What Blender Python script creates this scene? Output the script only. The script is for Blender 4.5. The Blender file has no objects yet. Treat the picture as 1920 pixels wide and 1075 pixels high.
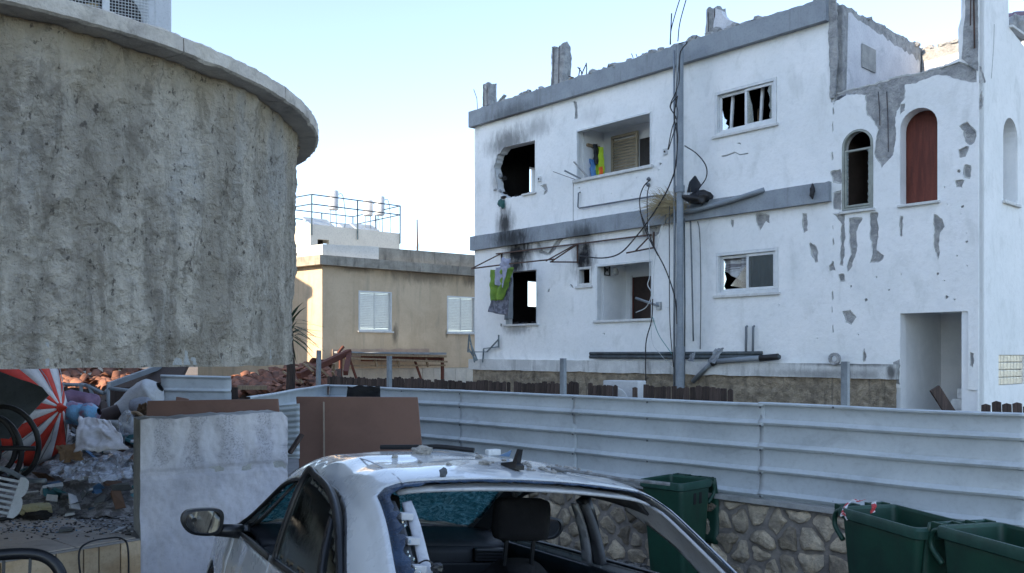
import bpy, bmesh, math, random
from mathutils import Vector, Matrix, noise
from mathutils.geometry import delaunay_2d_cdt, intersect_point_line
R = math.radians
scene = bpy.context.scene
COL = scene.collection
random.seed(7)
rnd = random.Random(11)

# ------------------------------------------------------------------ camera, sky, sun, exposure
F, HZ, CX, EYE = 1650.0, 668.0, 960.0, 2.0
cam_d = bpy.data.cameras.new('camera'); cam = bpy.data.objects.new('camera', cam_d); COL.objects.link(cam)
cam.location = (0, 0, EYE); cam.rotation_euler = (R(90), 0, 0)
cam_d.sensor_width = 36; cam_d.lens = 36 * F / 1920; cam_d.shift_y = (HZ - 537.5) / 1920
cam_d.clip_start = 0.05; cam_d.clip_end = 3000
scene.camera = cam

SUN_AZ = Vector((-.78, -.62)); SUN_EL = 24.0
world = bpy.data.worlds.new('World'); scene.world = world; world.use_nodes = True
wn = world.node_tree; wn.nodes.clear()
sky = wn.nodes.new('ShaderNodeTexSky'); sky.sky_type = 'NISHITA'; sky.sun_disc = False
sky.sun_elevation = R(SUN_EL); sky.sun_rotation = math.atan2(SUN_AZ.x, SUN_AZ.y)
sky.air_density = .8; sky.dust_density = .25; sky.ozone_density = 1.5; sky.altitude = 50
bg = wn.nodes.new('ShaderNodeBackground'); bg.inputs[1].default_value = 0.15
wo = wn.nodes.new('ShaderNodeOutputWorld')
hsv = wn.nodes.new('ShaderNodeHueSaturation'); hsv.inputs['Saturation'].default_value = .84; wn.links.new(sky.outputs[0], hsv.inputs['Color']); wn.links.new(hsv.outputs[0], bg.inputs[0]); wn.links.new(bg.outputs[0], wo.inputs[0])
sun_d = bpy.data.lights.new('sun', 'SUN'); sun_d.energy = 3.6; sun_d.angle = R(0.5); sun_d.color = (1, .80, .58)
sun = bpy.data.objects.new('sun', sun_d); COL.objects.link(sun)
sd = Vector((SUN_AZ.x, SUN_AZ.y, 0)).normalized() * math.cos(R(SUN_EL)) + Vector((0, 0, math.sin(R(SUN_EL))))
sun.rotation_euler = sd.to_track_quat('Z', 'Y').to_euler(); sun.location = sd * 60
scene.view_settings.view_transform = 'Standard'; scene.view_settings.look = 'None'
scene.view_settings.gamma = 1.0; scene.view_settings.use_curve_mapping = False
scene.view_settings.exposure = 1.6
scene.cycles.max_bounces = 8; scene.cycles.transparent_max_bounces = 12; scene.cycles.caustics_reflective = False; scene.cycles.caustics_refractive = False

# ------------------------------------------------------------------ materials
MATS = {}
def nd(t, kind, **kw):
    n = t.nodes.new(kind)
    for k, v in kw.items(): setattr(n, k, v)
    return n
def mix_rgb(t, fac, a, b, mode='MIX'):
    m = nd(t, 'ShaderNodeMix', data_type='RGBA', blend_type=mode)
    for sock, v in ((m.inputs[0], fac), (m.inputs[6], a), (m.inputs[7], b)):
        if hasattr(v, 'is_linked') or hasattr(v, 'links'): t.links.new(v, sock)
        else: sock.default_value = v if not isinstance(v, tuple) else (*v, 1)[:4]
    return m.outputs[2]
def mth(t, op, a, b=0.5, clamp=False):
    m = nd(t, 'ShaderNodeMath', operation=op, use_clamp=clamp)
    for s, v in ((m.inputs[0], a), (m.inputs[1], b)):
        if hasattr(v, 'links'): t.links.new(v, s)
        else: s.default_value = v
    return m.outputs[0]
def ramp(t, v, a, b):
    m = nd(t, 'ShaderNodeMapRange', clamp=True); m.interpolation_type = 'SMOOTHSTEP'
    t.links.new(v, m.inputs[0]); m.inputs[1].default_value = a; m.inputs[2].default_value = b
    return m.outputs[0]
def noise_n(t, vec, scale, detail=5, rough=.6, stretch=None, dist=0):
    if stretch:
        mp = nd(t, 'ShaderNodeMapping'); mp.inputs[3].default_value = stretch; t.links.new(vec, mp.inputs[0]); vec = mp.outputs[0]
    n = nd(t, 'ShaderNodeTexNoise'); n.inputs['Scale'].default_value = scale; n.inputs['Detail'].default_value = detail
    n.inputs['Roughness'].default_value = rough; n.inputs['Distortion'].default_value = dist
    t.links.new(vec, n.inputs['Vector']); return n.outputs['Fac']
def blob(t, vec, cx, cz, rx, rz, nz=None, axis='XZ'):
    s = nd(t, 'ShaderNodeSeparateXYZ'); t.links.new(vec, s.inputs[0])
    a = mth(t, 'DIVIDE', mth(t, 'SUBTRACT', s.outputs[axis[0]], cx), rx); b = mth(t, 'DIVIDE', mth(t, 'SUBTRACT', s.outputs[axis[1]], cz), rz)
    d = mth(t, 'SQRT', mth(t, 'ADD', mth(t, 'MULTIPLY', a, a), mth(t, 'MULTIPLY', b, b)))
    if nz is not None: d = mth(t, 'ADD', d, mth(t, 'MULTIPLY', mth(t, 'SUBTRACT', nz, .5), 1.3))
    return ramp(t, d, 1.0, 0.15)
def pmat(name, c1, c2=None, scale=4, rough=.8, bump=.3, bscale=40, dist=.01, stretch=None, metallic=0, spec=.4,
         stain=None, stain_amt=.5, stain_scale=2, stain_stretch=(3, 3, .35), fine=.12, blobs=None, alpha=None, rough_var=.1, trans=0, coat=0, var=0, lo=.35, hi=.65, spots=None):
    """plain procedural surface: two base colours mixed by noise, run-down stains, soot blobs, fine relief"""
    if name in MATS: return MATS[name]
    m = bpy.data.materials.new(name); m.use_nodes = True; t = m.node_tree; t.nodes.clear()
    out = nd(t, 'ShaderNodeOutputMaterial'); p = nd(t, 'ShaderNodeBsdfPrincipled'); t.links.new(p.outputs[0], out.inputs[0])
    tc = nd(t, 'ShaderNodeTexCoord'); vec = tc.outputs['Object']
    c2 = c2 or tuple(x * .8 for x in c1)
    col = mix_rgb(t, ramp(t, noise_n(t, vec, scale, 6, .62, stretch, .3), lo, hi), c1, c2)
    if fine: col = mix_rgb(t, mth(t, 'MULTIPLY', ramp(t, noise_n(t, vec, scale * 14, 4, .7), .45, .75), fine * 3), col, tuple(x * .45 for x in c1))
    if stain:
        s = mth(t, 'MULTIPLY', ramp(t, noise_n(t, vec, stain_scale, 7, .65, stain_stretch, .6), .5, .72), stain_amt)
        col = mix_rgb(t, s, col, stain)
    if spots:
        v = nd(t, 'ShaderNodeTexVoronoi'); v.inputs['Scale'].default_value = spots[1]; t.links.new(vec, v.inputs['Vector'])
        col = mix_rgb(t, ramp(t, v.outputs['Distance'], spots[2], spots[2] * .6), col, spots[0])
    if blobs:
        nz = noise_n(t, vec, 3.5, 7, .7, (1.7, 1, .55), .6)
        tot = None
        for (cx, cz, rx, rz, amt) in blobs:
            f = mth(t, 'MULTIPLY', blob(t, vec, cx, cz, rx, rz, nz), amt)
            tot = f if tot is None else mth(t, 'MAXIMUM', tot, f)
        col = mix_rgb(t, tot, col, (.012, .013, .015))
    if var:
        oi = nd(t, 'ShaderNodeObjectInfo'); hs = nd(t, 'ShaderNodeHueSaturation'); t.links.new(col, hs.inputs['Color'])
        mr = nd(t, 'ShaderNodeMapRange'); t.links.new(oi.outputs['Random'], mr.inputs[0]); mr.inputs[3].default_value = 1 - var; mr.inputs[4].default_value = 1 + var
        t.links.new(mr.outputs[0], hs.inputs['Value']); col = hs.outputs[0]
    t.links.new(col, p.inputs['Base Color'])
    rr = nd(t, 'ShaderNodeMapRange'); t.links.new(noise_n(t, vec, scale * 5, 4, .6), rr.inputs[0])
    rr.inputs[3].default_value = max(.02, rough - rough_var); rr.inputs[4].default_value = min(1, rough + rough_var); t.links.new(rr.outputs[0], p.inputs['Roughness'])
    p.inputs['Metallic'].default_value = metallic; p.inputs['Specular IOR Level'].default_value = spec
    if trans: p.inputs['Transmission Weight'].default_value = trans
    if coat: p.inputs['Coat Weight'].default_value = coat; p.inputs['Coat Roughness'].default_value = .05
    if alpha is not None: p.inputs['Alpha'].default_value = alpha
    if bump:
        b = nd(t, 'ShaderNodeBump'); b.inputs['Strength'].default_value = bump; b.inputs['Distance'].default_value = dist
        h = mth(t, 'ADD', noise_n(t, vec, bscale, 6, .65, stretch), mth(t, 'MULTIPLY', noise_n(t, vec, bscale * .22, 4, .6, stretch), .9))
        t.links.new(h, b.inputs['Height']); t.links.new(b.outputs[0], p.inputs['Normal'])
    MATS[name] = m; return m

# ------------------------------------------------------------------ geometry helpers
def P(px, py, Y): return Vector(((px - CX) / F * Y, Y, EYE + (HZ - py) / F * Y))
def lerp(a, b, t): return a + (b - a) * t
def pt_in(poly, x, y):
    c = False; j = len(poly) - 1
    for i in range(len(poly)):
        xi, yi = poly[i]; xj, yj = poly[j]
        if (yi > y) != (yj > y) and x < (xj - xi) * (y - yi) / (yj - yi) + xi: c = not c
        j = i
    return c
def cdt(outline, holes=(), extra=()):
    vs = []; es = []
    for lp in [outline] + list(holes):
        b = len(vs); n = len(lp)
        vs += [Vector((p[0], p[1])) for p in lp]; es += [(b + i, b + (i + 1) % n) for i in range(n)]
    vs += [Vector((p[0], p[1])) for p in extra]
    v2, e2, f2, _, _, _ = delaunay_2d_cdt(vs, es, [], 0, 1e-5)
    fs = []
    for f in f2:
        cx = sum(v2[i].x for i in f) / len(f); cy = sum(v2[i].y for i in f) / len(f)
        if pt_in(outline, cx, cy) and not any(pt_in(h, cx, cy) for h in holes): fs.append(list(f))
    return v2, fs
class MB:
    def __init__(s): s.v = []; s.f = []
    def add(s, vs, fs):
        b = len(s.v); s.v += [tuple(v) for v in vs]; s.f += [tuple(i + b for i in f) for f in fs]; return s
    def box(s, x0, x1, y0, y1, z0, z1, M=None, j=0):
        vs = [Vector((x, y, z)) for x in (x0, x1) for y in (y0, y1) for z in (z0, z1)]
        if j: vs = [v + Vector((rnd.uniform(-j, j), rnd.uniform(-j, j), rnd.uniform(-j, j))) for v in vs]
        if M is not None: vs = [M @ v for v in vs]
        return s.add(vs, [(0, 1, 3, 2), (4, 6, 7, 5), (0, 4, 5, 1), (2, 3, 7, 6), (0, 2, 6, 4), (1, 5, 7, 3)])
    def bbox(s, x0, x1, y0, y1, z0, z1, b=.01, M=None):
        """box with chamfered edges"""
        c = Vector(((x0 + x1) / 2, (y0 + y1) / 2, (z0 + z1) / 2)); h = [(x1 - x0) / 2, (y1 - y0) / 2, (z1 - z0) / 2]
        b = min(b, min(h) * .9); bm = bmesh.new()
        bmesh.ops.create_cube(bm, size=2)
        for v in bm.verts: v.co = Vector((v.co.x * h[0], v.co.y * h[1], v.co.z * h[2])) + c
        bmesh.ops.bevel(bm, geom=bm.edges[:], offset=b, segments=2, affect='EDGES', profile=.6)
        bm.verts.index_update(); vs = [v.co.copy() for v in bm.verts]; fs = [[v.index for v in f.verts] for f in bm.faces]; bm.free()
        if M is not None: vs = [M @ v for v in vs]
        return s.add(vs, fs)
    def tube(s, pts, r, n=8, caps=True, r1=None):
        pts = [Vector(p) for p in pts]; m = len(pts); b = len(s.v); prev = None
        for i, p in enumerate(pts):
            d = (pts[min(i + 1, m - 1)] - pts[max(i - 1, 0)]).normalized()
            if prev is None:
                up = Vector((0, 0, 1)) if abs(d.z) < .9 else Vector((1, 0, 0)); a = d.cross(up).normalized()
            else: a = (prev - d * prev.dot(d)).normalized()
            prev = a; c = d.cross(a); rr = r if r1 is None else lerp(r, r1, i / (m - 1))
            for k in range(n):
                t = 2 * math.pi * k / n; s.v.append(tuple(p + (a * math.cos(t) + c * math.sin(t)) * rr))
        for i in range(m - 1):
            for k in range(n):
                s.f.append((b + i * n + k, b + i * n + (k + 1) % n, b + (i + 1) * n + (k + 1) % n, b + (i + 1) * n + k))
        if caps: s.f.append(tuple(b + k for k in range(n))[::-1]); s.f.append(tuple(b + (m - 1) * n + k for k in range(n)))
        return s
    def bar(s, p, q, w, h=None, up=Vector((0, 0, 1))):
        p = Vector(p); q = Vector(q); h = h or w; d = (q - p).normalized()
        if abs(d.dot(up)) > .95: up = Vector((1, 0, 0))
        a = d.cross(up).normalized() * w / 2; c = a.cross(d).normalized() * h / 2
        return s.add([x + sa * a + sc * c for x in (p, q) for sa, sc in ((-1, -1), (1, -1), (1, 1), (-1, 1))],
                     [(3, 2, 1, 0), (4, 5, 6, 7), (0, 1, 5, 4), (1, 2, 6, 5), (2, 3, 7, 6), (3, 0, 4, 7)])
    def plate(s, outline, holes, d0, d1, extra=(), fn=None):
        """polygon with holes in the local x-z plane, extruded from y=d0 to y=d1"""
        v2, fs = cdt(outline, holes, extra); n = len(v2); b = len(s.v)
        for d in (d0, d1): s.v += [(v.x, d, v.y) if fn is None else tuple(fn(v.x, d, v.y)) for v in v2]
        cnt = {}
        for f in fs:
            a, bb, c = (v2[i] for i in f[:3])
            if (bb - a).cross(c - a) < 0: f.reverse()
            s.f.append(tuple(b + i for i in f)); s.f.append(tuple(b + n + i for i in reversed(f)))
            for i in range(len(f)): cnt[(f[i], f[(i + 1) % len(f)])] = 1
        for (i, j) in cnt:
            if (j, i) not in cnt: s.f.append((b + j, b + i, b + n + i, b + n + j))
        return s
    def lathe(s, prof, n=16, M=None):
        b = len(s.v); m = len(prof)
        for k in range(n):
            t = 2 * math.pi * k / n
            for (r, z) in prof:
                v = Vector((r * math.cos(t), r * math.sin(t), z)); s.v.append(tuple(M @ v if M is not None else v))
        for k in range(n):
            for i in range(m - 1):
                s.f.append((b + k * m + i, b + ((k + 1) % n) * m + i, b + ((k + 1) % n) * m + i + 1, b + k * m + i + 1))
        return s
    def rock(s, c, size, seed=0, sub=2, rough=.35, M=None, flat=1):
        bm = bmesh.new(); bmesh.ops.create_icosphere(bm, subdivisions=sub, radius=1)
        o = Vector((seed * 3.71, seed * 1.37, seed * 2.11)); vs = []
        for v in bm.verts:
            n = v.co.normalized(); k = 1 + rough * (noise.noise(n * 1.3 + o) * 1.2 + .5 * noise.noise(n * 3.1 + o))
            q = Vector((n.x * size[0], n.y * size[1], n.z * size[2])) * k
            vs.append((M @ q if M is not None else q) + Vector(c))
        bm.verts.index_update(); fs = [[v.index for v in f.verts] for f in bm.faces]; bm.free()
        return s.add(vs, fs)
    def grid(s, fn, nu, nv):
        b = len(s.v)
        for i in range(nu + 1):
            for j in range(nv + 1): s.v.append(tuple(fn(i / nu, j / nv)))
        for i in range(nu):
            for j in range(nv):
                a = b + i * (nv + 1) + j; s.f.append((a, a + nv + 1, a + nv + 2, a + 1))
        return s
    def build(s, name, mat, parent=None, smooth=False, angle=None, solid=None, loc=None, bevel=None):
        me = bpy.data.meshes.new(name); me.from_pydata(s.v, [], s.f); me.update()
        bm = bmesh.new(); bm.from_mesh(me); bmesh.ops.recalc_face_normals(bm, faces=bm.faces[:]); bm.to_mesh(me); bm.free()
        o = bpy.data.objects.new(name, me); COL.objects.link(o); me.materials.append(mat)
        if parent: o.parent = parent
        if loc is not None: o.location = loc
        if smooth:
            me.shade_smooth()
            if angle: me.set_sharp_from_angle(angle=R(angle))
        if solid:
            md = o.modifiers.new('solid', 'SOLIDIFY'); md.thickness = solid; md.offset = -1
        if bevel:
            md = o.modifiers.new('bevel', 'BEVEL'); md.width = bevel; md.segments = 2; md.limit_method = 'ANGLE'
        return o
def empty(name, loc=(0, 0, 0), rz=0, rot=None):
    o = bpy.data.objects.new(name, None); COL.objects.link(o); o.location = loc
    o.rotation_euler = rot if rot else (0, 0, rz); o.empty_display_size = .2; return o
def tag(o, label=None, cat=None, group=None, kind=None):
    for k, v in (('label', label), ('category', cat), ('group', group), ('kind', kind)):
        if v: o[k] = v
    return o
def dup(o, parent=None):
    c = o.copy(); COL.objects.link(c); c.parent = parent
    for ch in o.children: dup(ch, c)
    return c
def jag(pts, amp, step=.05, seed=0):
    """closed polygon with its edges broken into an uneven line"""
    out = []; n = len(pts)
    for i in range(n):
        a = Vector(pts[i]); b = Vector(pts[(i + 1) % n]); L = (b - a).length; m = max(1, int(L / step)); nn = Vector((-(b - a).y, (b - a).x)) / max(L, 1e-6)
        for k in range(m):
            q = a.lerp(b, k / m); h = noise.noise(Vector((q.x * 4.3 + seed, q.y * 4.3, seed * 1.7))) + .7 * noise.noise(Vector((q.x * 17 + seed, q.y * 17, seed)))
            w = min(1, min(k, m - k) / 1.0) if k else 0
            q2 = q + nn * h * amp * (1 if k else .4); out.append((q2.x, q2.y))
    return out
def jag_open(pts, amp, step=.03, seed=0):
    out = []
    for i in range(len(pts) - 1):
        a = Vector(pts[i]); b = Vector(pts[i + 1]); L = (b - a).length; m = max(1, int(L / step)); nn = Vector((-(b - a).y, (b - a).x)) / max(L, 1e-6)
        for k in range(m):
            q = a.lerp(b, k / m) + nn * amp * (noise.noise(Vector((a.lerp(b, k / m).x * 6 + seed, a.lerp(b, k / m).y * 6, seed))) + .8 * noise.noise(Vector((k * .9 + i * 7, seed, 0)))); out.append((q.x, q.y))
    return out + [tuple(pts[-1])]
def cr(pts, n=6):
    """Catmull-Rom through points"""
    pts = [Vector(p) for p in pts]; q = [pts[0] * 2 - pts[1]] + pts + [pts[-1] * 2 - pts[-2]]; out = []
    for i in range(1, len(q) - 2):
        for k in range(n):
            t = k / n; a, b, c, d = q[i - 1:i + 3]
            out.append(.5 * ((2 * b) + (c - a) * t + (2 * a - 5 * b + 4 * c - d) * t * t + (3 * b - a - 3 * c + d) * t ** 3))
    out.append(pts[-1]); return out
class Frame:
    """a vertical plane: local x along it (left to right), local y into it (away from the street), z up"""
    def __init__(s, ox, oy, dx, dy):
        l = math.hypot(dx, dy); s.o = Vector((ox, oy)); s.u = Vector((dx / l, dy / l)); s.n = Vector((-s.u.y, s.u.x)); s.rz = math.atan2(s.u.y, s.u.x)
    def pix(s, px, py, d=0):
        r = Vector(((px - CX) / F, 1)); o = s.o + s.n * d; t = o.dot(s.n) / r.dot(s.n); h = r * t
        return ((h - s.o).dot(s.u), EYE + (HZ - py) / F * t)
    def w(s, u, d, z): p = s.o + s.u * u + s.n * d; return Vector((p.x, p.y, z))
# ------------------------------------------------------------------ shared materials
M_plas = pmat('white_plaster', (.86, .87, .86), (.79, .81, .80), .9, .85, .5, 9, .02, stain=(.58, .60, .58), stain_amt=.5, stain_scale=2.6, stain_stretch=(1, 1, .55), fine=.05,
              blobs=[(1.55, 4.40, .75, .62, 1), (1.5, 4.1, .5, .4, 1), (3.62, 4.12, .44, .62, 1), (3.62, 4.5, .6, .25, .6), (1.25, 7.0, 1.1, .5, .72), (2.15, 7.15, .7, .35, .4), (1.10, 5.12, .42, .55, .95), (.95, 6.3, .5, .8, .55), (1.5, 2.64, .65, .2, .55), (3.9, 7.1, .5, .25, .15), (2.3, 4.45, .6, .3, .4)])
M_plas2 = pmat('white_interior', (.82, .83, .83), (.73, .75, .75), 2, .9, .15, 30, .005, fine=.03)
M_conc = pmat('bare_concrete', (.44, .445, .44), (.27, .28, .285), 7, .95, 1, 14, .05, fine=.2, stain=(.45, .45, .43), stain_amt=.5, stain_scale=9, stain_stretch=(1, 1, 1))
M_conc_l = pmat('old_render', (.42, .42, .40), (.30, .31, .30), 4, .95, .6, 25, .02, fine=.12)
M_band = pmat('grey_paint', (.30, .335, .365), (.25, .28, .31), 2, .8, .25, 25, .006, stain=(.16, .17, .18), stain_amt=.5,
              blobs=[(1.45, 4.72, .95, .5, .93), (3.65, 4.60, .75, .33, .75), (1.4, 7.6, 1.3, .35, .55)])
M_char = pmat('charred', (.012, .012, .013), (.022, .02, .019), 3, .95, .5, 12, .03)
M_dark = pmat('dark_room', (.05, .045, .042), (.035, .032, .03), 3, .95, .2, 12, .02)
M_frame = pmat('white_aluminium', (.72, .74, .74), (.62, .65, .66), 6, .45, .1, 60, .002, fine=.05)
M_stonebase = pmat('rough_cast', (.44, .37, .27), (.25, .21, .155), 5, .95, 1.0, 26, .06, stain=(.06, .055, .05), stain_amt=.8, stain_scale=1.3, fine=.2)
M_pvc = pmat('grey_pipe', (.26, .295, .325), (.20, .23, .26), 3, .55, .1, 30, .003)
M_steel = pmat('galvanised_steel', (.34, .37, .39), (.24, .26, .28), 8, .45, .15, 30, .002, metallic=.6)
M_black = pmat('black_cable', (.014, .015, .018), (.02, .02, .022), 8, .5, 0)
M_whitecable = pmat('white_cable', (.6, .63, .63), None, 8, .5, 0)
M_rust = pmat('rusty_steel', (.11, .062, .045), (.06, .045, .04), 14, .85, .4, 60, .004)
M_sill = pmat('pale_sill', (.68, .69, .67), (.55, .56, .55), 6, .7, .2, 40, .004)
M_wooddark = pmat('weathered_wood', (.040, .030, .027), (.085, .060, .050), 5, .85, .5, 30, .006, stretch=(9, 9, .6), var=.45)
M_woodtan = pmat('pale_wood', (.36, .27, .17), (.24, .17, .11), 5, .8, .3, 30, .004, stretch=(6, 6, 1))
M_brownpan = pmat('red_brown_panel', (.19, .05, .032), (.12, .032, .022), 2.5, .6, .3, 20, .004, stretch=(5, 5, .5), stain=(.05, .018, .014), stain_amt=.6)
M_rebar = pmat('rebar', (.06, .065, .08), (.10, .07, .06), 20, .8, .2, 80, .002)
def glass_mat(name, tint=(.55, .68, .70), a=.35, rough=.04, bump=0, bscale=30):
    m = bpy.data.materials.new(name); m.use_nodes = True; t = m.node_tree; t.nodes.clear()
    out = nd(t, 'ShaderNodeOutputMaterial'); g = nd(t, 'ShaderNodeBsdfGlossy'); g.inputs['Roughness'].default_value = rough; g.inputs[0].default_value = (.9, .95, .97, 1)
    tr = nd(t, 'ShaderNodeBsdfTransparent'); tr.inputs[0].default_value = (*tint, 1); mx = nd(t, 'ShaderNodeMixShader')
    lw = nd(t, 'ShaderNodeFresnel'); lw.inputs[0].default_value = 1.5
    t.links.new(mth(t, 'ADD', lw.outputs[0], a, True), mx.inputs[0]); t.links.new(tr.outputs[0], mx.inputs[1]); t.links.new(g.outputs[0], mx.inputs[2]); t.links.new(mx.outputs[0], out.inputs[0])
    if bump:
        tc = nd(t, 'ShaderNodeTexCoord'); b = nd(t, 'ShaderNodeBump'); b.inputs[0].default_value = bump; b.inputs[1].default_value = .02
        t.links.new(noise_n(t, tc.outputs['Object'], bscale, 6, .7, None, 1.2), b.inputs['Height']); t.links.new(b.outputs[0], g.inputs['Normal'])
    return m
M_pane = glass_mat('window_glass', (.50, .58, .60), .10)
M_shard = glass_mat('broken_glass', (.75, .82, .83), .25)

# ------------------------------------------------------------------ ground, street, yard
C0 = Vector((-.306, 4.12)); C_right = Vector((.901, .433)); C_fwd = Vector((-.433, .901))
def gh(x, y):
    d = Vector((x, y)) - C0; r = d.dot(C_right); f = d.dot(C_fwd)
    r = max(-4, min(r, 2.6)) + .25 * max(0, min(r - 2.6, 6)); f = max(-5, min(f, 6))
    return .077 - .1 * r - .04 * f
M_asph = pmat('asphalt', (.055, .055, .057), (.075, .073, .07), 3, .9, .7, 120, .01, fine=.2)
xs = sorted(set([-900, -300, -100, -40, -20] + [i * .8 for i in range(-15, 16)] + [20, 40, 100, 300, 900]))
ys = sorted(set([-900, -300, -100, -40, -20] + [i * .8 for i in range(-12, 22)] + [20, 40, 100, 300, 900]))
g = MB()
for x in xs:
    for y in ys: g.v.append((x, y, gh(x, y)))
ny = len(ys)
for i in range(len(xs) - 1):
    for j in range(ny - 1): a = i * ny + j; g.f.append((a, a + ny, a + ny + 1, a + 1))
tag(g.build('ground', M_asph, smooth=True), kind='structure')
FE = Frame(-3.08, 14.78, .709, -.705)          # line of the sheet-metal hoarding
WH = Frame(-.91, 21.5, 6.21, -6.8)             # street front of the ruined white house
M_earth = pmat('trodden_earth', (.23, .18, .13), (.15, .12, .09), 2, .95, .8, 20, .04)
y0 = FE.w(13, .3, 0); y1 = FE.w(.2, .3, 0)
MB().plate([(y0.x, y0.y), (80, -10), (80, 120), (-80, 120), (-80, 12.3), (-3.2, 12.3), (y1.x, y1.y)], [], .50, .10, fn=lambda x, d, z: (x, z, d)).build('yard', M_earth)
tag(bpy.data.objects['yard'], kind='structure')

# ------------------------------------------------------------------ the ruined white house
wh = empty('ruined_house', WH.w(0, 0, .5)); wh.rotation_euler = (0, 0, WH.rz); wh.location.z = 0
tag(wh, 'white two-storey ruined house with soot-blackened windows and broken roof edge', 'house')
def wp(pts, d=0): return [WH.pix(*p, d) for p in pts]
c4 = lambda L: wp([(870 + .3162 * x, 80 + .3162 * y) for x, y in L])
c5 = lambda L: wp([(870 + .335 * x, 400 + .335 * y) for x, y in L])
c7 = lambda L: wp([(1540 + .3905 * x, .3905 * y) for x, y in L])
c8 = lambda L: wp([(1200 + .375 * x, 400 + .375 * y) for x, y in L])
def rect(a, b, c, d): return [(a, c), (b, c), (b, d), (a, d)]
def arch(a, b, c, d, n=12):
    r = (b - a) / 2; k = min(r, d - c); return [(a, c), (b, c)] + [((a + b) / 2 + r * math.cos(math.pi * i / n), d - k + k * math.sin(math.pi * i / n)) for i in range(n + 1)]
hole_U1 = [(2.12, 5.72), (2.12, 6.89), (1.07, 6.91)] + jag_open(c4([(235, 628), (200, 665), (178, 740), (190, 820), (203, 890), (250, 922), (300, 915), (370, 897), (405, 890)]), .03, .03, 3)
U2 = rect(3.40, 5.45, 5.80, 6.87); U3 = rect(6.94, 8.23, 6.08, 6.90); L1 = rect(1.12, 2.19, 2.74, 3.96); LS = rect(3.43, 3.85, 3.50, 3.91)
L2 = rect(3.97, 5.48, 2.75, 3.92); L3 = rect(6.97, 8.26, 3.12, 3.91); DR = rect(10.39, 11.40, .52, 2.67)
A1 = arch(9.43, 9.96, 4.39, 5.70); A2 = arch(10.39, 10.96, 4.38, 5.84)
opens = [hole_U1, U2, U3, L1, LS, L2, L3, DR, A1, A2]
top_r = jag([(9.22, 6.22), (9.5, 6.30), (9.81, 6.40), (10.1, 6.36), (10.49, 6.42), (10.9, 6.36), (11.3, 6.46)], .03, .06, 2)[:-22]
outline = [(0, .4), (11.55, .4), (11.55, 8.6)] + [(11.30, 8.6), (11.29, 6.45)] + [p for p in reversed([(9.24, 6.24)] + jag([(9.3, 6.26), (11.2, 6.44)], .04, .07, 4)[:26])] + [(9.22, 7.6), (0, 7.6)]
pl_out = [(-.001, 1.5), (11.551, 1.5), (11.551, 8.6), (11.33, 8.6), (11.34, 7.2), (11.26, 6.9), (11.27, 6.46)] + [p for p in reversed([(9.24, 6.22)] + jag([(9.3, 6.24), (11.2, 6.40)], .04, .07, 5)[:26])] + [(9.20, 7.59), (-.001, 7.59)]
bare = [c7([(60, 452), (200, 418), (340, 380), (560, 330), (660, 300), (740, 330), (760, 400), (700, 400), (640, 385), (600, 370), (540, 365), (440, 405), (400, 410), (395, 470), (360, 530), (355, 560), (360, 640), (345, 740), (290, 805), (280, 780), (255, 730), (265, 650), (275, 620), (225, 550), (215, 510), (220, 455), (130, 452), (90, 470), (62, 505)]),
        c7([(665, 610), (700, 590), (740, 640), (722, 690), (695, 680), (690, 630)]), c7([(660, 720), (700, 710), (690, 750), (665, 755)]), c7([(690, 800), (715, 800), (710, 850), (690, 845)]), c7([(645, 870), (680, 870), (675, 900), (650, 895)]),
        c7([(45, 830), (90, 815), (95, 875), (60, 870)]), c7([(58, 930), (93, 920), (92, 1005), (60, 1000)]), c7([(375, 500), (405, 492), (400, 530), (378, 548)]), c7([(760, 430), (772, 440), (772, 500), (757, 520)]),
        c8([(580, 8), (640, 12), (646, 50), (625, 40), (600, 95), (588, 60)]), c8([(812, 5), (835, 8), (836, 85), (818, 92)]), c8([(965, 8), (1025, 12), (1018, 262), (998, 255), (1008, 60)]),
        c8([(1045, 30), (1110, 30), (1078, 100), (1083, 180), (1062, 260), (1037, 290), (1033, 262), (1058, 200), (1045, 100)]), c8([(1150, 2), (1190, 2), (1182, 170), (1217, 205), (1200, 235), (1145, 245), (1162, 200)]),
        c8([(1470, 10), (1510, 30), (1520, 70), (1495, 110), (1500, 190), (1490, 235), (1470, 170)]), c8([(850, 150), (875, 170), (890, 240), (872, 240)]), c8([(1015, 495), (1050, 490), (1080, 520), (1055, 555), (1030, 540)]),
        c8([(945, 265), (965, 240), (975, 285), (950, 290)]), c8([(995, 312), (1015, 308), (1022, 335), (1000, 340)]), c8([(1300, 20), (1312, 20), (1308, 115), (1300, 110)]), c8([(455, 35), (468, 35), (465, 68), (458, 65)]),
        c5([(412, 165), (430, 170), (445, 210), (470, 220), (520, 145), (550, 140), (530, 180), (480, 230), (425, 225)]), c5([(1000, 90), (1105, 65), (1090, 110), (1050, 140), (1002, 130)]),
        c5([(470, 425), (480, 420), (476, 440), (466, 440)]), c5([(590, 395), (605, 405), (615, 420), (600, 412)]), c5([(505, 490), (520, 490), (515, 505)]), c5([(205, 615), (215, 618), (212, 635), (202, 632)]),
        c4([(455, 850), (485, 845), (492, 880), (470, 900), (480, 870)]), c4([(650, 350), (668, 355), (672, 445), (656, 450), (660, 400)]),
        c8([(880, 625), (890, 622), (885, 630)]), c8([(690, 455), (700, 458), (694, 463)]), c8([(1115, 680), (1125, 680), (1128, 735), (1116, 740)]), c8([(1650, 700), (1668, 705), (1665, 770), (1648, 760)])]
bare = [jag(b, .022, .022, i * 1.3) for i, b in enumerate(bare)]
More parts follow.
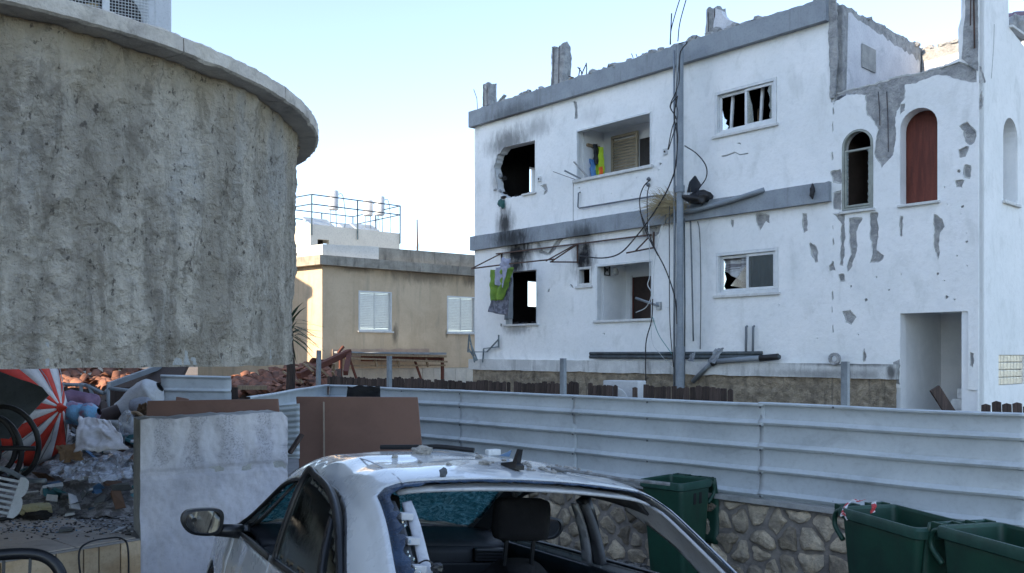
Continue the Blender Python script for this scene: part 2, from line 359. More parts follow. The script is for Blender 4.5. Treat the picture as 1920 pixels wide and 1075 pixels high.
# fine cracks
for pts, w in (([(318, 752), (345, 748), (378, 738), (400, 745), (440, 738)], .012), ([(390, 690), (400, 688), (408, 692)], .015)):
    q = wp([(1230 + .39 * x, .39 * y) for x, y in pts]); bare.append([(a, b + w * rnd.uniform(.3, 1.4)) for a, b in q] + [(a, b - w * rnd.uniform(.3, 1.4)) for a, b in reversed(q)])
for k in range(26):                                                 # the vertical joint between the two halves of the front, chipped open
    z = rnd.uniform(2.1, 6.1); u = 9.27 + rnd.uniform(-.012, .012); h = rnd.uniform(.02, .16); w = rnd.uniform(.006, .018)
    if all(abs(z - zz) > .17 for zz in [b[0][1] for b in bare if abs(b[0][0] - 9.27) < .12]): bare.append([(u - w * .4, z), (u + w, z + h * .2), (u + w * .3, z + h), (u - w, z + h * .7)])
for k in range(150):                                                # shrapnel pocks
    u = rnd.choice([rnd.uniform(9.4, 11.4), rnd.uniform(10.9, 11.45), rnd.uniform(2.3, 6)]); z = rnd.choice([rnd.uniform(2.1, 4.4), rnd.uniform(4.5, 6.2)]); s = rnd.uniform(.005, .022) * rnd.choice((1, 1, .6, 1.5))
    if all(min(p[0] for p in h) - .08 > u or max(p[0] for p in h) + .08 < u or min(p[1] for p in h) - .08 > z or max(p[1] for p in h) + .08 < z for h in opens + bare):
        bare.append([(u + s * rnd.uniform(.5, 1.3) * math.cos(a), z + s * rnd.uniform(.4, 1.3) * math.sin(a)) for a in [i * 1.05 for i in range(6)]])
skin = []; fringe = []
for i, b in enumerate(bare):
    cx = sum(p[0] for p in b) / len(b); cz = sum(p[1] for p in b) / len(b); ext = max(max(p[0] for p in b) - min(p[0] for p in b), max(p[1] for p in b) - min(p[1] for p in b))
    if ext < .09: skin.append(b); continue
    o_ = []
    for k, (x, z) in enumerate(b):
        dv = Vector((x - cx, z - cz)); q = Vector((x, z)) + dv.normalized() * (.012 + .028 * max(0, noise.noise(Vector((x * 5, z * 5, i))) + .25) + .008 * noise.noise(Vector((x * 40, z * 40, i)))); o_.append((q.x, q.y))
    skin.append(o_); fringe.append((o_, b))
MB().plate(outline, opens, .03, .22).build('wall', M_plas2, wh)
MB().plate(pl_out, opens + skin, 0, .018).build('plaster', M_plas, wh)
M_base = pmat('base_coat', (.60, .61, .59), (.46, .47, .46), 8, .95, .6, 30, .02, fine=.2)
for o_, b in fringe:
    cx = sum(p[0] for p in o_) / len(o_); cz = sum(p[1] for p in o_) / len(o_); MB().plate([(cx + (x - cx) * 1.03, cz + (z - cz) * 1.03) for x, z in o_], [b], .0185, .025).build('base_coat', M_base, wh)
for b in bare:
    cx = sum(p[0] for p in b) / len(b); cz = sum(p[1] for p in b) / len(b)
    MB().plate([(cx + (x - cx) * 1.06, cz + (z - cz) * 1.06) for x, z in b], [], .0255, .0295).build('bare_patch', M_conc, wh)
# rebar showing in the V-shaped break
for px in (1646, 1662):
    a = WH.pix(px, 172); b = WH.pix(px + 3, 285 if px > 1650 else 235); MB().tube([(a[0], .012, a[1]), ((a[0] + b[0]) / 2 + .01, .006, (a[1] + b[1]) / 2), (b[0], .014, b[1])], .007, 6).build('rebar', M_rebar, wh)
# cornice and storey band, with chipped upper edge
def chipped(u0, u1, z0, z1, d0, d1, amp=.02, seed=0):
    n = int((u1 - u0) / .07); tp = [(u0 + (u1 - u0) * i / n, z1 - max(0, noise.noise(Vector((i * .21 + seed, seed, 0))) * amp * 2 + noise.noise(Vector((i * .9, seed, 3))) * amp)) for i in range(n + 1)]
    return MB().plate([(u0, z0), (u1, z0)] + tp[::-1], [], d0, d1)
MB().plate([(-.08, 7.9)] + [(9.2, 7.9)] + [(9.2 - 9.28 * i / 150, 7.985 + .05 * noise.noise(Vector((i * .23, 3, 0))) + .04 * max(0, noise.noise(Vector((i * .07, 8, 0)))) + .02 * noise.noise(Vector((i * 1.1, 3, 0)))) for i in range(151)], [], -.06, .34).build('broken_screed', M_conc_l, wh)
chipped(-.1, 9.21, 7.585, 7.965, -.12, .35, .02, 1).build('cornice', M_band, wh)
chipped(-.07, 5.86, 4.575, 4.915, -.10, .02, .008, 2).build('storey_band', M_band, wh); chipped(5.9, 9.25, 4.575, 4.905, -.10, .02, .01, 6).build('storey_band', M_band, wh)
pe = jag([(9.21, 7.95), (9.33, 7.93), (9.36, 7.0), (9.30, 6.3), (9.23, 6.3)], .025, .06, 9); MB().plate(pe, [], -.02, .02).build('broken_edge', M_conc, wh)
# plinth ledge and rough stone base
n = 90; lt = [(-.12 + 10.49 * i / n, 1.93 - .06 * (i / n) + noise.noise(Vector((i * .5, 0, 0))) * .008) for i in range(n + 1)]; lb = [(-.12 + 10.49 * i / n, 1.675 - .04 * i / n + noise.noise(Vector((i * .3, 5, 0))) * .02 + noise.noise(Vector((i * 1.3, 5, 0))) * .012) for i in range(n + 1)]
M_ledge = pmat('ledge_render', (.66, .67, .65), (.52, .53, .52), 3, .9, .4, 25, .01, stain=(.12, .12, .11), stain_amt=.55, stain_scale=1.8, blobs=[(9.6, 1.88, 1.3, .07, .7), (9.2, 1.7, 1.6, .12, .45), (10.3, 1.75, .12, .2, .8)])
MB().plate(lb + lt[::-1], [], -.10, -.002).build('plinth_ledge', M_ledge, wh)
bm_ = MB(); bm_.grid(lambda a, b: (10.36 * a, -.06 - .03 * noise.noise(Vector((a * 120, b * 14, 0))) - .015 * noise.noise(Vector((a * 320, b * 40, 4))), .4 + 1.28 * b), 360, 40); bm_.build('stone_base', M_stonebase, wh, smooth=True)
# other outer walls, roof slab
def on_side(px, py, u):
    r = Vector(((px - CX) / F, 1)); t = (u + WH.o.dot(WH.u)) / r.dot(WH.u); return (r * t - WH.o).dot(WH.n), EYE + (HZ - py) / F * t
g1 = [on_side(987, 361, .1), on_side(1001, 317, .1)]; g2 = [on_side(984, 575, .1), on_side(1010, 529, .1)]
g1 = rect(min(g1[0][0], g1[1][0]), max(g1[0][0], g1[1][0]), min(g1[0][1], g1[1][1]), max(g1[0][1], g1[1][1])); g2 = rect(min(g2[0][0], g2[1][0]), max(g2[0][0], g2[1][0]), min(g2[0][1], g2[1][1]), max(g2[0][1], g2[1][1]))
MB().plate(rect(.23, 6.8, .4, 7.6), [g1, g2], .001, .2, fn=lambda x, d, z: (d, x, z)).build('side_wall', M_plas2, wh)
MB().plate(rect(.24, 6.6, 1.7, 7.5), [g1, g2], .201, .215, fn=lambda x, d, z: (d, x, z)).build('burnt_lining', M_char, wh)
MB().plate(rect(.2, 11.3, .4, 7.5), [], 6.7, 6.85).build('back_wall', M_char, wh)
MB().box(.02, 9.2, .36, 6.8, 7.6, 7.86).build('roof_slab', M_conc, wh)
MB().box(.22, 9.3, .23, 6.69, 4.55, 4.75).build('floor_slab', M_dark, wh)
def room(u0, u1, d1, z0, z1, mat, back=True):
    m = MB(); d0 = .225
    (u0 > .35 and m.box(u0 - .04, u0, d0, d1, z0, z1)); m.box(u1, u1 + .04, d0, d1, z0, z1); m.box(u0, u1, d0, d1, z0 - .03, z0); m.box(u0, u1, d0, d1, z1, z1 + .03)
    if back: m.box(u0, u1, d1, d1 + .05, z0, z1)
    return m.build('room_lining', mat, wh)
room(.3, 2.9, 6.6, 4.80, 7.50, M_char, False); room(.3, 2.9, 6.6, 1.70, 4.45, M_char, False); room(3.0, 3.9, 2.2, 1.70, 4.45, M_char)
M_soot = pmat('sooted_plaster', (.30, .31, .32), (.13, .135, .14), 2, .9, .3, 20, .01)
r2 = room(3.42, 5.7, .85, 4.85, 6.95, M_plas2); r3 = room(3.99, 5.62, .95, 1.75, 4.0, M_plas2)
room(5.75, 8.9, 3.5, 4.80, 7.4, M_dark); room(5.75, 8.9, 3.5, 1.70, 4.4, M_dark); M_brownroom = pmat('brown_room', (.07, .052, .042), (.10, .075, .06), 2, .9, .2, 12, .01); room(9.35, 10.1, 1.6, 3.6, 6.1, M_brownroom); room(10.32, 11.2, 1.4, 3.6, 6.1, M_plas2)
MB().box(10.33, 11.0, .26, .30, 4.0, 5.95).build('red_brown_panel', M_brownpan, wh)
# ---------- windows
def bars(name, L, mat, parent): 
    m = MB()
    for (a, b, d0, d1, c, e) in L: m.bbox(a, b, d0, d1, c, e, .006)
    return m.build(name, mat, parent)
def frame4(name, u0, u1, z0, z1, w, d0, d1, parent, mat=M_frame):
    return bars(name, [(u0, u1, d0, d1, z1 - w, z1), (u0, u1, d0, d1, z0, z0 + w), (u0, u0 + w, d0, d1, z0 + w + .001, z1 - w - .001), (u1 - w, u1, d0, d1, z0 + w + .001, z1 - w - .001)], mat, parent)
def shard(pts, d, parent, mat=M_shard): return MB().plate(pts, [], d, d + .005).build('pane', mat, parent)
# upper right sliding window, glass broken out
w = frame4('window', 6.945, 8.225, 6.085, 6.895, .055, -.012, .10, wh)
s1 = frame4('sash', 7.005, 7.62, 6.145, 6.835, .05, .06, .09, w); s2 = frame4('sash', 7.57, 8.165, 6.145, 6.835, .05, .02, .05, w)
shard([(7.05, 6.19), (7.05, 6.62), (7.09, 6.45), (7.11, 6.40), (7.16, 6.36), (7.13, 6.3), (7.2, 6.24), (7.16, 6.19)], .073, s1)
shard([(8.12, 6.19), (8.12, 6.79), (8.06, 6.79), (8.03, 6.70), (8.07, 6.6), (8.08, 6.52), (8.05, 6.45), (8.09, 6.36), (8.06, 6.25), (8.09, 6.19)], .033, s2)
shard([(7.62, 6.19), (7.75, 6.19), (7.72, 6.5), (7.69, 6.6), (7.64, 6.79), (7.62, 6.79)], .033, s2)
for a_, b_ in ((7.18, 6.95), (7.80, 6.9)): MB().bar((a_, .17, 6.12), (a_ + .05, .17, 6.84), .045).build('loose_sash', M_frame, w)
MB().box(7.3, 7.95, .9, .94, 6.30, 6.36).build('shelf', M_woodtan, w); MB().box(7.28, 7.33, .9, .94, 6.3, 6.7).build('shelf', M_woodtan, w)
MB().bbox(6.90, 8.27, -.045, .02, 6.035, 6.083, .008).build('sill', M_sill, w)
# lower right sliding window
w = frame4('window', 6.975, 8.255, 3.125, 3.905, .055, -.012, .10, wh)
s1 = frame4('sash', 7.035, 7.66, 3.185, 3.845, .05, .06, .09, w); s2 = frame4('sash', 7.60, 8.195, 3.185, 3.845, .05, .02, .05, w)
shard([(7.65, 3.235), (8.145, 3.235), (8.145, 3.795), (7.65, 3.795)], .033, s2, M_pane)
shard([(7.085, 3.235), (7.085, 3.795), (7.13, 3.7), (7.11, 3.55), (7.15, 3.42), (7.10, 3.3), (7.13, 3.235)], .073, s1)
M_curt = pmat('striped_curtain', (.52, .54, .55), (.20, .20, .22), 2.2, .9, .1, 30, stretch=(.6, 1, 14), lo=.48, hi=.52)
def cloth(u0, u1, z0, z1, d, amp, freq, fn=None):
    return lambda a, b: ((lambda q: q if fn is None else fn(q, a, b))(Vector((lerp(u0, u1, a), d + amp * math.sin(a * freq * 6.28 + b * 1.5) * (.4 + .6 * (1 - b)) + .3 * amp * noise.noise(Vector((a * 9, b * 5, u0))), lerp(z0, z1, b)))))
MB().grid(lambda a, b: Vector((lerp(7.06, 7.58, a), .14 + .03 * math.sin(a * 14), lerp(3.80, 3.80 - .22 - .30 * a, b))), 24, 12).build('curtain', M_curt, w, True, solid=.004)
MB().grid(cloth(7.6, 8.2, 3.15, 3.85, .18, .03, 5), 60, 8).build('curtain', pmat('grey_curtain', (.17, .18, .20), (.13, .14, .15), 3, .9, 0), w, True, solid=.004)
shard([(7.22, 3.30), (7.56, 3.22), (7.60, 3.70), (7.42, 3.52)], .105, s1)
MB().bbox(6.93, 8.30, -.045, .02, 3.075, 3.123, .008).build('sill', M_sill, w)
# upper loggia, open
w = bars('window', [(3.405, 5.445, -.012, .08, 6.83, 6.868), (3.405, 3.44, -.012, .08, 5.80, 6.829), (5.42, 5.445, -.012, .08, 5.80, 6.829)], M_frame, wh)
MB().bbox(3.33, 5.50, -.06, .14, 5.735, 5.80, .01).build('sill', M_sill, w)
M_louv = pmat('tan_louvre', (.36, .31, .22), (.29, .25, .18), 4, .7, .1, 40)
e0 = WH.pix(1146, 330, .78); e1 = WH.pix(1196, 255, .78); e2 = WH.pix(1222, 318, .82); x0, x1, zt = e0[0], e1[0], WH.pix(1146, 257, .78)[1]
dr = MB().box(x0 + .03, x1 - .03, .775, .80, 4.95, 5.95).build('shutter_door', M_louv, wh)
frame4('stile', x0, x1, 5.96, zt, .06, .765, .81, dr, M_louv)
for k in range(11): MB().box(x0 + .065, x1 - .065, -.006, .006, -.024, .024, Matrix.Translation((0, .787, 6.03 + k * (zt - 6.1) / 11)) @ Matrix.Rotation(R(28), 4, 'X')).build('slat', M_louv, dr)
MB().box(x1 + .02, 4.9, .82, .845, 4.86, 6.62).build('doorway', M_dark, wh)  # dark sheet on the back wall stands for the unlit doorway
# lower loggia, open
w = bars('window', [(3.975, 5.475, -.012, .10, 3.88, 3.918), (3.975, 4.02, -.012, .10, 2.755, 3.879), (5.45, 5.475, -.012, .08, 2.755, 3.879)], M_frame, wh)
MB().bbox(3.93, 5.53, -.05, .12, 2.70, 2.752, .01).build('sill', M_sill, w)
q0 = WH.pix(1186, 550, .92)[0]; MB().box(q0, q0 + .75, .92, .945, 1.76, 3.70).build('doorway', pmat('doorway_dark', (.030, .020, .017), (.05, .03, .024), 3, .7, .1), wh)  # brown-dark panel put in for the darkness of the doorway
MB().box(q0 - .04, q0 - .002, .90, .93, 1.8, 3.74).build('door_frame', M_sill, wh); MB().box(q0 + .012, q0 + .03, .90, .918, 1.8, 3.68).build('door_edge', M_brownpan, wh)
# burnt window with its remains and the little window
w = bars('window', [(1.125, 1.15, -.01, .09, 2.75, 3.95), (2.165, 2.185, -.01, .09, 2.75, 3.95)], M_frame, wh)
MB().bbox(1.06, 2.24, -.05, .10, 2.695, 2.742, .008).build('sill', M_sill, w)
for k in range(9): MB().rock((rnd.uniform(1.25, 2.1), .05 + rnd.uniform(-.03, .05), 2.76), (rnd.uniform(.03, .09), .04, rnd.uniform(.02, .05)), k, 1).build('burnt_scrap', M_char, w)
MB().bar((1.9, 4.6, 2.2), (2.9, 4.6, 4.3), .09).build('burnt_beam', M_char, wh)
w = frame4('window', 3.435, 3.845, 3.505, 3.905, .05, -.008, .10, wh, M_sill); MB().bbox(3.40, 3.88, -.04, .02, 3.455, 3.50, .006).build('sill', M_sill, w)
MB().bbox(1.72, 2.17, -.05, .12, 5.675, 5.718, .008).build('sill', M_sill, wh)
for k in range(16): MB().rock((lerp(.78, 1.7, rnd.random()) if k < 10 else .80 + rnd.uniform(-.05, .1), rnd.uniform(.0, .2), 5.70 + rnd.uniform(-.04, .04) if k < 10 else rnd.uniform(5.8, 6.6)), (rnd.uniform(.04, .09), .06, rnd.uniform(.03, .08)), k + 40, 2).build('rubble', M_conc if k % 3 else M_char, wh)
M_tealbag = pmat('teal_rag', (.03, .11, .10), None, 6, .7, .3); MB().rock((1.06, -.06, 5.58), (.09, .05, .13), 5, 2, .5).build('rag', M_tealbag, wh)
# parapet panel under the upper loggia with its pipe
bars('panel_edge', [(3.31, 3.325, -.008, .003, 4.93, 5.735)], M_conc, wh)
M_pipegrey = pmat('wall_pipe', (.16, .18, .20), None, 5, .6, .1)
MB().tube([(3.52, 0, 5.52), (3.52, -.05, 5.50), (3.50, -.05, 5.20), (3.55, -.05, 5.17), (5.6, -.05, 5.16), (5.85, -.05, 5.13)], .016, 8).build('wall_pipe', M_pipegrey, wh, True)
# arched window frame, sills, jamb stones
M_olive = pmat('olive_steel', (.33, .35, .31), (.25, .27, .24), 6, .6, .1)
def archring(a, b, c, d, wd, d0, d1): return MB().plate(arch(a, b, c, d), [arch(a + wd, b - wd, c + wd, d - wd)], d0, d1)
w = archring(9.435, 9.955, 4.395, 5.695, .035, -.01, .07).build('window', M_olive, wh)
frame4('sash', 9.475, 9.915, 4.44, 5.38, .035, .0, .05, w, M_olive)
for sx in (0, 1):
    e = [(9.51 + .0 if not sx else 9.88, 4.48 + .9 * i / 18) for i in range(19)]; o_ = [((x + (.012 + .02 * rnd.random()) * (1 - 2 * sx)) if i % 2 else x + .004 * (1 - 2 * sx), z) for i, (x, z) in enumerate(e)]
    shard(e + o_[::-1], .022, w)
for (a, b, z) in ((9.40, 10.0, 4.385), (10.36, 11.0, 4.375)): MB().bbox(a, b, -.05, .10, z - .045, z - .002, .008).build('sill', M_sill, wh)
# right-hand flank of the stair tower
RA = arch(1.0, 1.64, 4.42, 5.75); RG = rect(.80, 1.95, 1.55, 2.02)
rt = [(0, .4), (6, .4), (6, 6.9), (2.2, 6.95)] + [(2.0, 7.02), (1.55, 7.1), (1.25, 7.17), (1.22, 7.6), (1.05, 8.0), (.8, 8.6), (0, 8.6)]
fl = lambda x, d, z: (11.55 - d, x, z)
MB().plate([(max(.028, x), z) for x, z in rt], [RA, RG], .031, .25, fn=fl).build('wall', M_plas2, wh); MB().plate([(.001 if i in (0,) else x, z) for i, (x, z) in enumerate(rt)], [RA, RG], -.0, .03, fn=fl).build('plaster', M_plas, wh)
MB().bbox(11.52, 11.60, .96, 1.68, 4.37, 4.418, .008).build('sill', M_sill, wh); MB().bbox(11.5, 11.6, 1.26, 2.2, 7.16, 7.2, .008).build('sill', M_sill, wh)
MB().rock((11.45, 1.9, 7.35), (.1, .25, .22), 3, 3, .4).build('rubble', M_conc, wh)
M_block = pmat('glass_block', (.74, .66, .50), (.55, .50, .40), 9, .35, .4, 20, .01)  # warm base colour stands for sunlight showing through the blocks
for i in range(8):
    for j in range(4): MB().bbox(11.44, 11.53, .805 + i * .143, .943 + i * .143, 1.555 + j * .117, 1.665 + j * .117, .012).build('glass_block', M_block, wh)
q = [RT for RT in [(0.62, 7.05), (.60, 6.75), (.55, 6.45), (.50, 6.2)]]
MB().plate([(x - .008, z) for x, z in q] + [(x + .008, z) for x, z in reversed(q)], [], -.002, -.0005, fn=fl).build('crack', M_conc, wh)
# broken column at the corner: bare face with strip of plaster, split by rebar
MB().plate(jag([(11.31, 6.44), (11.54, 6.2), (11.545, 8.6), (11.36, 8.6), (11.37, 7.2)], .012, .06, 3), [], -.012, -.001).build('broken_edge', M_conc, wh)
MB().tube([(11.50, -.02, 8.6), (11.49, -.03, 7.4), (11.50, -.02, 6.55)], .012, 6).build('rebar', M_rust, wh); MB().tube([(11.44, -.02, 8.6), (11.45, -.02, 7.5), (11.44, -.015, 6.9)], .008, 6).build('rebar', M_rust, wh)
# the roofless room above the arches
def jt(u0, u1, z, amp, seed): n = 40; return [(lerp(u0, u1, i / n), z(i / n) + amp * noise.noise(Vector((i * .35, seed, 0))) + amp * .5 * noise.noise(Vector((i * 1.7, seed, 0)))) for i in range(n + 1)]
tp = jt(.12, 3.3, lambda t: 7.86 + .03 * t, .07, 2)
tp2 = jt(.30, 3.1, lambda t: lerp(7.76, 7.58, t), .09, 12)
MB().plate([(.12, 6.0), (3.3, 6.0)] + tp[::-1], [], 0, .17, fn=lambda x, d, z: (9.38 - d, x, z)).build('wall', M_conc, wh)
M_room = pmat('room_paint', (.70, .71, .73), (.60, .61, .64), 2, .9, .2, 20, .006, stain=(.38, .41, .43), stain_amt=.75, stain_scale=2.5, stain_stretch=(1, 1, 1))
MB().plate([(.22, 6.0), (3.2, 6.0)] + tp2[::-1], [], 0, .012, fn=lambda x, d, z: (9.394 - d, x, z)).build('plaster', M_room, wh)
MB().box(9.40, 9.42, .75, 1.25, 6.95, 7.35).build('notice_board', M_conc_l, wh)
tp = jt(9.4, 11.4, lambda t: 7.80, .06, 5)
MB().plate([(9.4, 6.0), (11.4, 6.0)] + tp[::-1], [], 3.2, 3.4).build('wall', M_conc, wh)
MB().plate([(9.45, 6.2), (11.4, 6.2), (11.4, 7.62), (10.6, 7.60), (9.45, 7.58)], [], 3.185, 3.198).build('plaster', M_room, wh)
MB().box(9.4, 11.3, .23, 3.2, 6.0, 6.15).build('floor_slab', M_conc, wh)
for k in range(6): MB().bbox(10.9 - .0 * k, 11.28, 2.55 - .28 * k + .3, 2.80 - .28 * k + .3, 7.28 - .17 * k, 7.33 - .17 * k, .01).build('stair_tread', M_sill, wh)
# rubble lying on the broken tops (each lump a piece of the house)
def strew(n, fn, s0, s1, mat, nm='rubble', sub=2):
    for k in range(n):
        c = fn(rnd.random()); s = rnd.uniform(s0, s1); MB().rock(c, (s * rnd.uniform(.7, 1.6), s * rnd.uniform(.7, 1.3), s * rnd.uniform(.5, .9)), k + rnd.random() * 50, sub, .5).build(nm, mat, wh)
strew(95, lambda t: (lerp(.1, 9.1, t), rnd.uniform(-.05, .4), 7.97 + rnd.uniform(-.02, .05)), .04, .12, M_conc)
strew(26, lambda t: (lerp(.3, 2.6, t), rnd.uniform(0, .5), 7.99), .04, .12, M_conc_l); strew(9, lambda t: (lerp(5.1, 5.8, t), rnd.uniform(0, .4), 8.04), .06, .13, M_conc)
strew(10, lambda t: (lerp(6.6, 7.7, t), rnd.uniform(.0, .5), 8.03), .06, .14, M_conc)
strew(26, lambda t: (lerp(9.4, 11.3, t), rnd.uniform(3.2, 3.4), 7.82), .05, .13, M_conc); strew(14, lambda t: (9.3, lerp(.3, 3.2, t), 7.86), .04, .09, M_conc)
strew(18, lambda t: (lerp(9.4, 11.2, t), rnd.uniform(.05, .2), lerp(6.24, 6.42, t)), .02, .06, M_conc_l)
M_cloth1 = pmat('navy_cloth', (.03, .035, .08), None, 6, .9, .2); M_cloth2 = pmat('mauve_cloth', (.45, .38, .45), (.2, .17, .24), 5, .9, .2)
for (u, z, s, m) in ((10.98, 7.98, .18, M_cloth1), (10.86, 7.93, .13, M_cloth2), (11.15, 7.95, .16, M_cloth1), (11.02, 7.88, .12, M_cloth2)): MB().rock((u, 3.2, z), (s, s * .7, s * .5), u * 7, 3, .6).build('rag', m, wh, True)
def stump(u, d, z0, z1, w, t, seed, lean=0):
    m = MB(); n = 14
    def f(a, b):
        th = a * 2 * math.pi; cx, sy = math.cos(th), math.sin(th); k = 1 / max(abs(cx), abs(sy)) ; z = lerp(z0, z1, b)
        j = 1 + .16 * noise.noise(Vector((cx * 2 + seed, sy * 2, z * 3))) + .08 * noise.noise(Vector((cx * 6 + seed, sy * 6, z * 11)))
        tp_ = (z1 - z) < .01
        return (u + lean * b + cx * k * w / 2 * j * (.97 if tp_ else 1), d + sy * k * t / 2 * j, z + (.10 * noise.noise(Vector((cx * 1.5, sy * 1.5, seed))) if b > .95 else 0))
    m.grid(f, 28, n); b0 = len(m.v); m.v.append((u + lean, d, z1 - .02))
    for i in range(28): m.f.append((i * (n + 1) + n, (i + 1) * (n + 1) + n, b0))
    o = m.build('column_stump', M_conc, wh, True, 50)
    for s in (-.25, .2): MB().tube([(u + s * w, d - t / 2 - .01, z0), (u + s * w + lean * .5 + .01, d - t / 2 - .02, (z0 + z1) / 2), (u + s * w + lean, d - t / 2 - .005, z1 - .03)], .008, 5).build('rebar', M_rebar, o)
stump(.32, .22, 7.9, 8.62, .29, .26, 1, -.02); stump(2.72, .22, 7.9, 8.90, .40, .28, 4, .02); stump(6.80, .25, 7.9, 8.55, .30, .26, 8, .0)
MB().plate(jag([(6.84, 7.93), (7.4, 7.95), (7.38, 8.1), (7.16, 8.22), (7.05, 8.42), (6.92, 8.5)], .02, .06, 2), [], .06, .2).build('wall_fragment', M_room, wh)
strew(5, lambda t: (lerp(7.4, 7.9, t), .2, 8.03), .08, .13, M_conc)
for (u, z, du, dz, r) in ((.0, 8.0, -.1, .55, .008), (3.35, 8.0, .12, .22, .012), (3.42, 8.0, .22, .24, .012), (3.5, 8.0, -.1, .25, .012), (3.6, 8.0, .05, .28, .012), (3.3, 8.0, -.18, .12, .012), (4.9, 8.0, 0, .16, .008), (5.0, 8.0, .02, .12, .008), (9.27, 7.95, .04, .3, .012)):
    MB().tube([(u, .1, z - .05), (u + du * .4, .1, z + dz * .6), (u + du, .05, z + dz)], r, 6).build('rebar', M_rebar, wh)
MB().bar((.65, .1, 7.98), (.95, .15, 8.2), .10, .03).build('wood_splinter', M_conc_l, wh); MB().bar((2.95, .1, 7.98), (3.2, .1, 8.08), .06, .03).build('wood_splinter', M_woodtan, wh)
# doorway with the stair
st = room(10.34, 11.45, 1.7, .56, 2.72, M_plas2)
q0 = WH.pix(1764, 760, .72)[0]
for k in range(10): MB().bbox(q0 + .02 + k * .085, 11.44, .42, .80 + .4, .70 + k * .16, .70 + (k + 1) * .16 - .004, .01).build('stair_step', M_sill, wh)
MB().bbox(11.3, 11.42, .8, .9, 2.45, 2.6, .01).build('lamp_box', M_conc_l, wh)
# crumbled bits under the doorway jamb
MB().plate(jag([(10.39, 1.55), (10.30, 1.58), (10.28, 1.9), (10.385, 1.95)], .02, .05, 4), [], -.0015, -.0005).build('crack', M_conc, wh)
# wall fittings
M_box = pmat('fitting_white', (.66, .68, .68), None, 8, .5, 0)
for px, py in ((1248, 285), (1012, 336), (1272, 291)):
    u, z = WH.pix(px, py); f = MB().bbox(u - .05, u + .05, -.03, -.001, z - .06, z + .06, .01).build('socket_box', M_box, wh); MB().lathe([(0, 0), (.022, 0), (.022, .008), (0, .008)], 10, Matrix.Translation((u, -.031, z)) @ Matrix.Rotation(R(90), 4, 'X')).build('socket', M_black, f)
# rusty laundry frame below the band
m = MB(); A = (1.35, -.55, 3.98); 
for p, q in (((.85, -.05, 4.42), (5.5, -.06, 4.40)), ((.62, -.62, 4.05), (2.1, -.62, 4.06)), ((2.1, -.62, 4.06), (3.35, -.62, 4.05)), ((.62, -.62, 4.05), (1.02, -.03, 4.42)), ((3.25, -.62, 4.0), (3.45, -.03, 4.40)), ((3.1, -.62, 4.03), (3.4, -.03, 4.40)), ((1.02, -.03, 4.42), (1.02, -.03, 4.1)), ((3.47, -.03, 4.40), (3.47, -.03, 4.0)), ((3.1, -.5, 4.02), (3.47, -.04, 4.02)), ((5.5, -.06, 4.40), (5.3, -.3, 4.08)), ((5.1, -.35, 4.05), (5.55, -.05, 4.14)), ((5.55, -.05, 4.45), (5.55, -.05, 4.14))): m.bar(p, q, .028)
lr = m.build('laundry_frame', M_rust, wh)
# corroded brackets and pipes low on the wall
m = MB()
for p, q in (((.95, -.06, 2.5), (.95, -.06, 2.2)), ((.95, -.06, 2.22), (.45, -.10, 2.18)), ((.45, -.1, 2.18), (.42, -.1, 1.85)), ((.95, -.06, 2.4), (.55, -.08, 2.1)), ((.15, -.3, 2.52), (.1, -.3, 2.1)), ((.15, -.3, 2.52), (.35, -.3, 1.85)), ((.55, -.1, 2.1), (.1, -.3, 2.1)), ((.1, -.3, 2.2), (.4, -.3, 1.9)), ((.2, -.3, 2.3), (.45, -.3, 1.9))): m.bar(p, q, .032, .022)
m.build('steel_bracket', pmat('bracket_steel', (.20, .26, .28), (.12, .14, .15), 9, .6, .3), wh)
M_darkpipe = pmat('dark_pipe', (.085, .105, .115), (.05, .06, .065), 6, .6, .2)
for z, u0, u1, r in ((2.055, 3.9, 8.0, .035), (1.985, 3.9, 8.35, .04)): MB().tube([(u0, -.10, z), ((u0 + u1) / 2, -.105, z - .006), (u1, -.10, z)], r, 10).build('drain_pipe', M_darkpipe, wh, True)
for px in (1402, 1415): u, z = WH.pix(px, 612); MB().tube([(u, -.02, z), (u, -.05, z - .01), (u, -.05, z - .2), (u, -.06, 2.05)], .022, 8).build('standpipe', M_pipegrey, wh, True)
MB().tube([(6.55, -.14, 1.52), (6.95, -.14, 1.86), (7.05, -.14, 1.9)], .045, 10).build('drain_elbow', M_pvc, wh, True); MB().tube([(7.05, -.14, 1.9), (8.1, -.13, 1.975)], .05, 10).build('drain_pipe', M_pvc, wh, True); MB().tube([(7.98, -.13, 1.96), (8.33, -.12, 1.99)], .058, 10).build('pipe_collar', M_black, wh, True); MB().tube([(6.98, -.14, 1.86), (7.1, -.14, 1.92)], .058, 10).build('pipe_collar', M_black, wh, True)
u, z = WH.pix(1572, 673); MB().lathe([(.1, 0), (.1, .06), (.05, .06), (.05, .02)], 12, Matrix.Translation((u, -.10, z)) @ Matrix.Rotation(R(90), 4, 'X')).build('pipe_stub', M_conc, wh)
# slanting pipe on the right half of the band
MB().tube([(5.95, -.16, 4.74), (6.6, -.17, 4.735), (7.3, -.16, 4.80), (7.95, -.15, 4.90), (8.05, -.10, 4.93)], .045, 10).build('slanting_pipe', M_pvc, wh, True)
MB().rock((8.97, -.13, 4.76), (.05, .03, .10), 2, 2, .6).build('tar_lump', M_black, wh)
u, z = WH.pix(1418, 588)
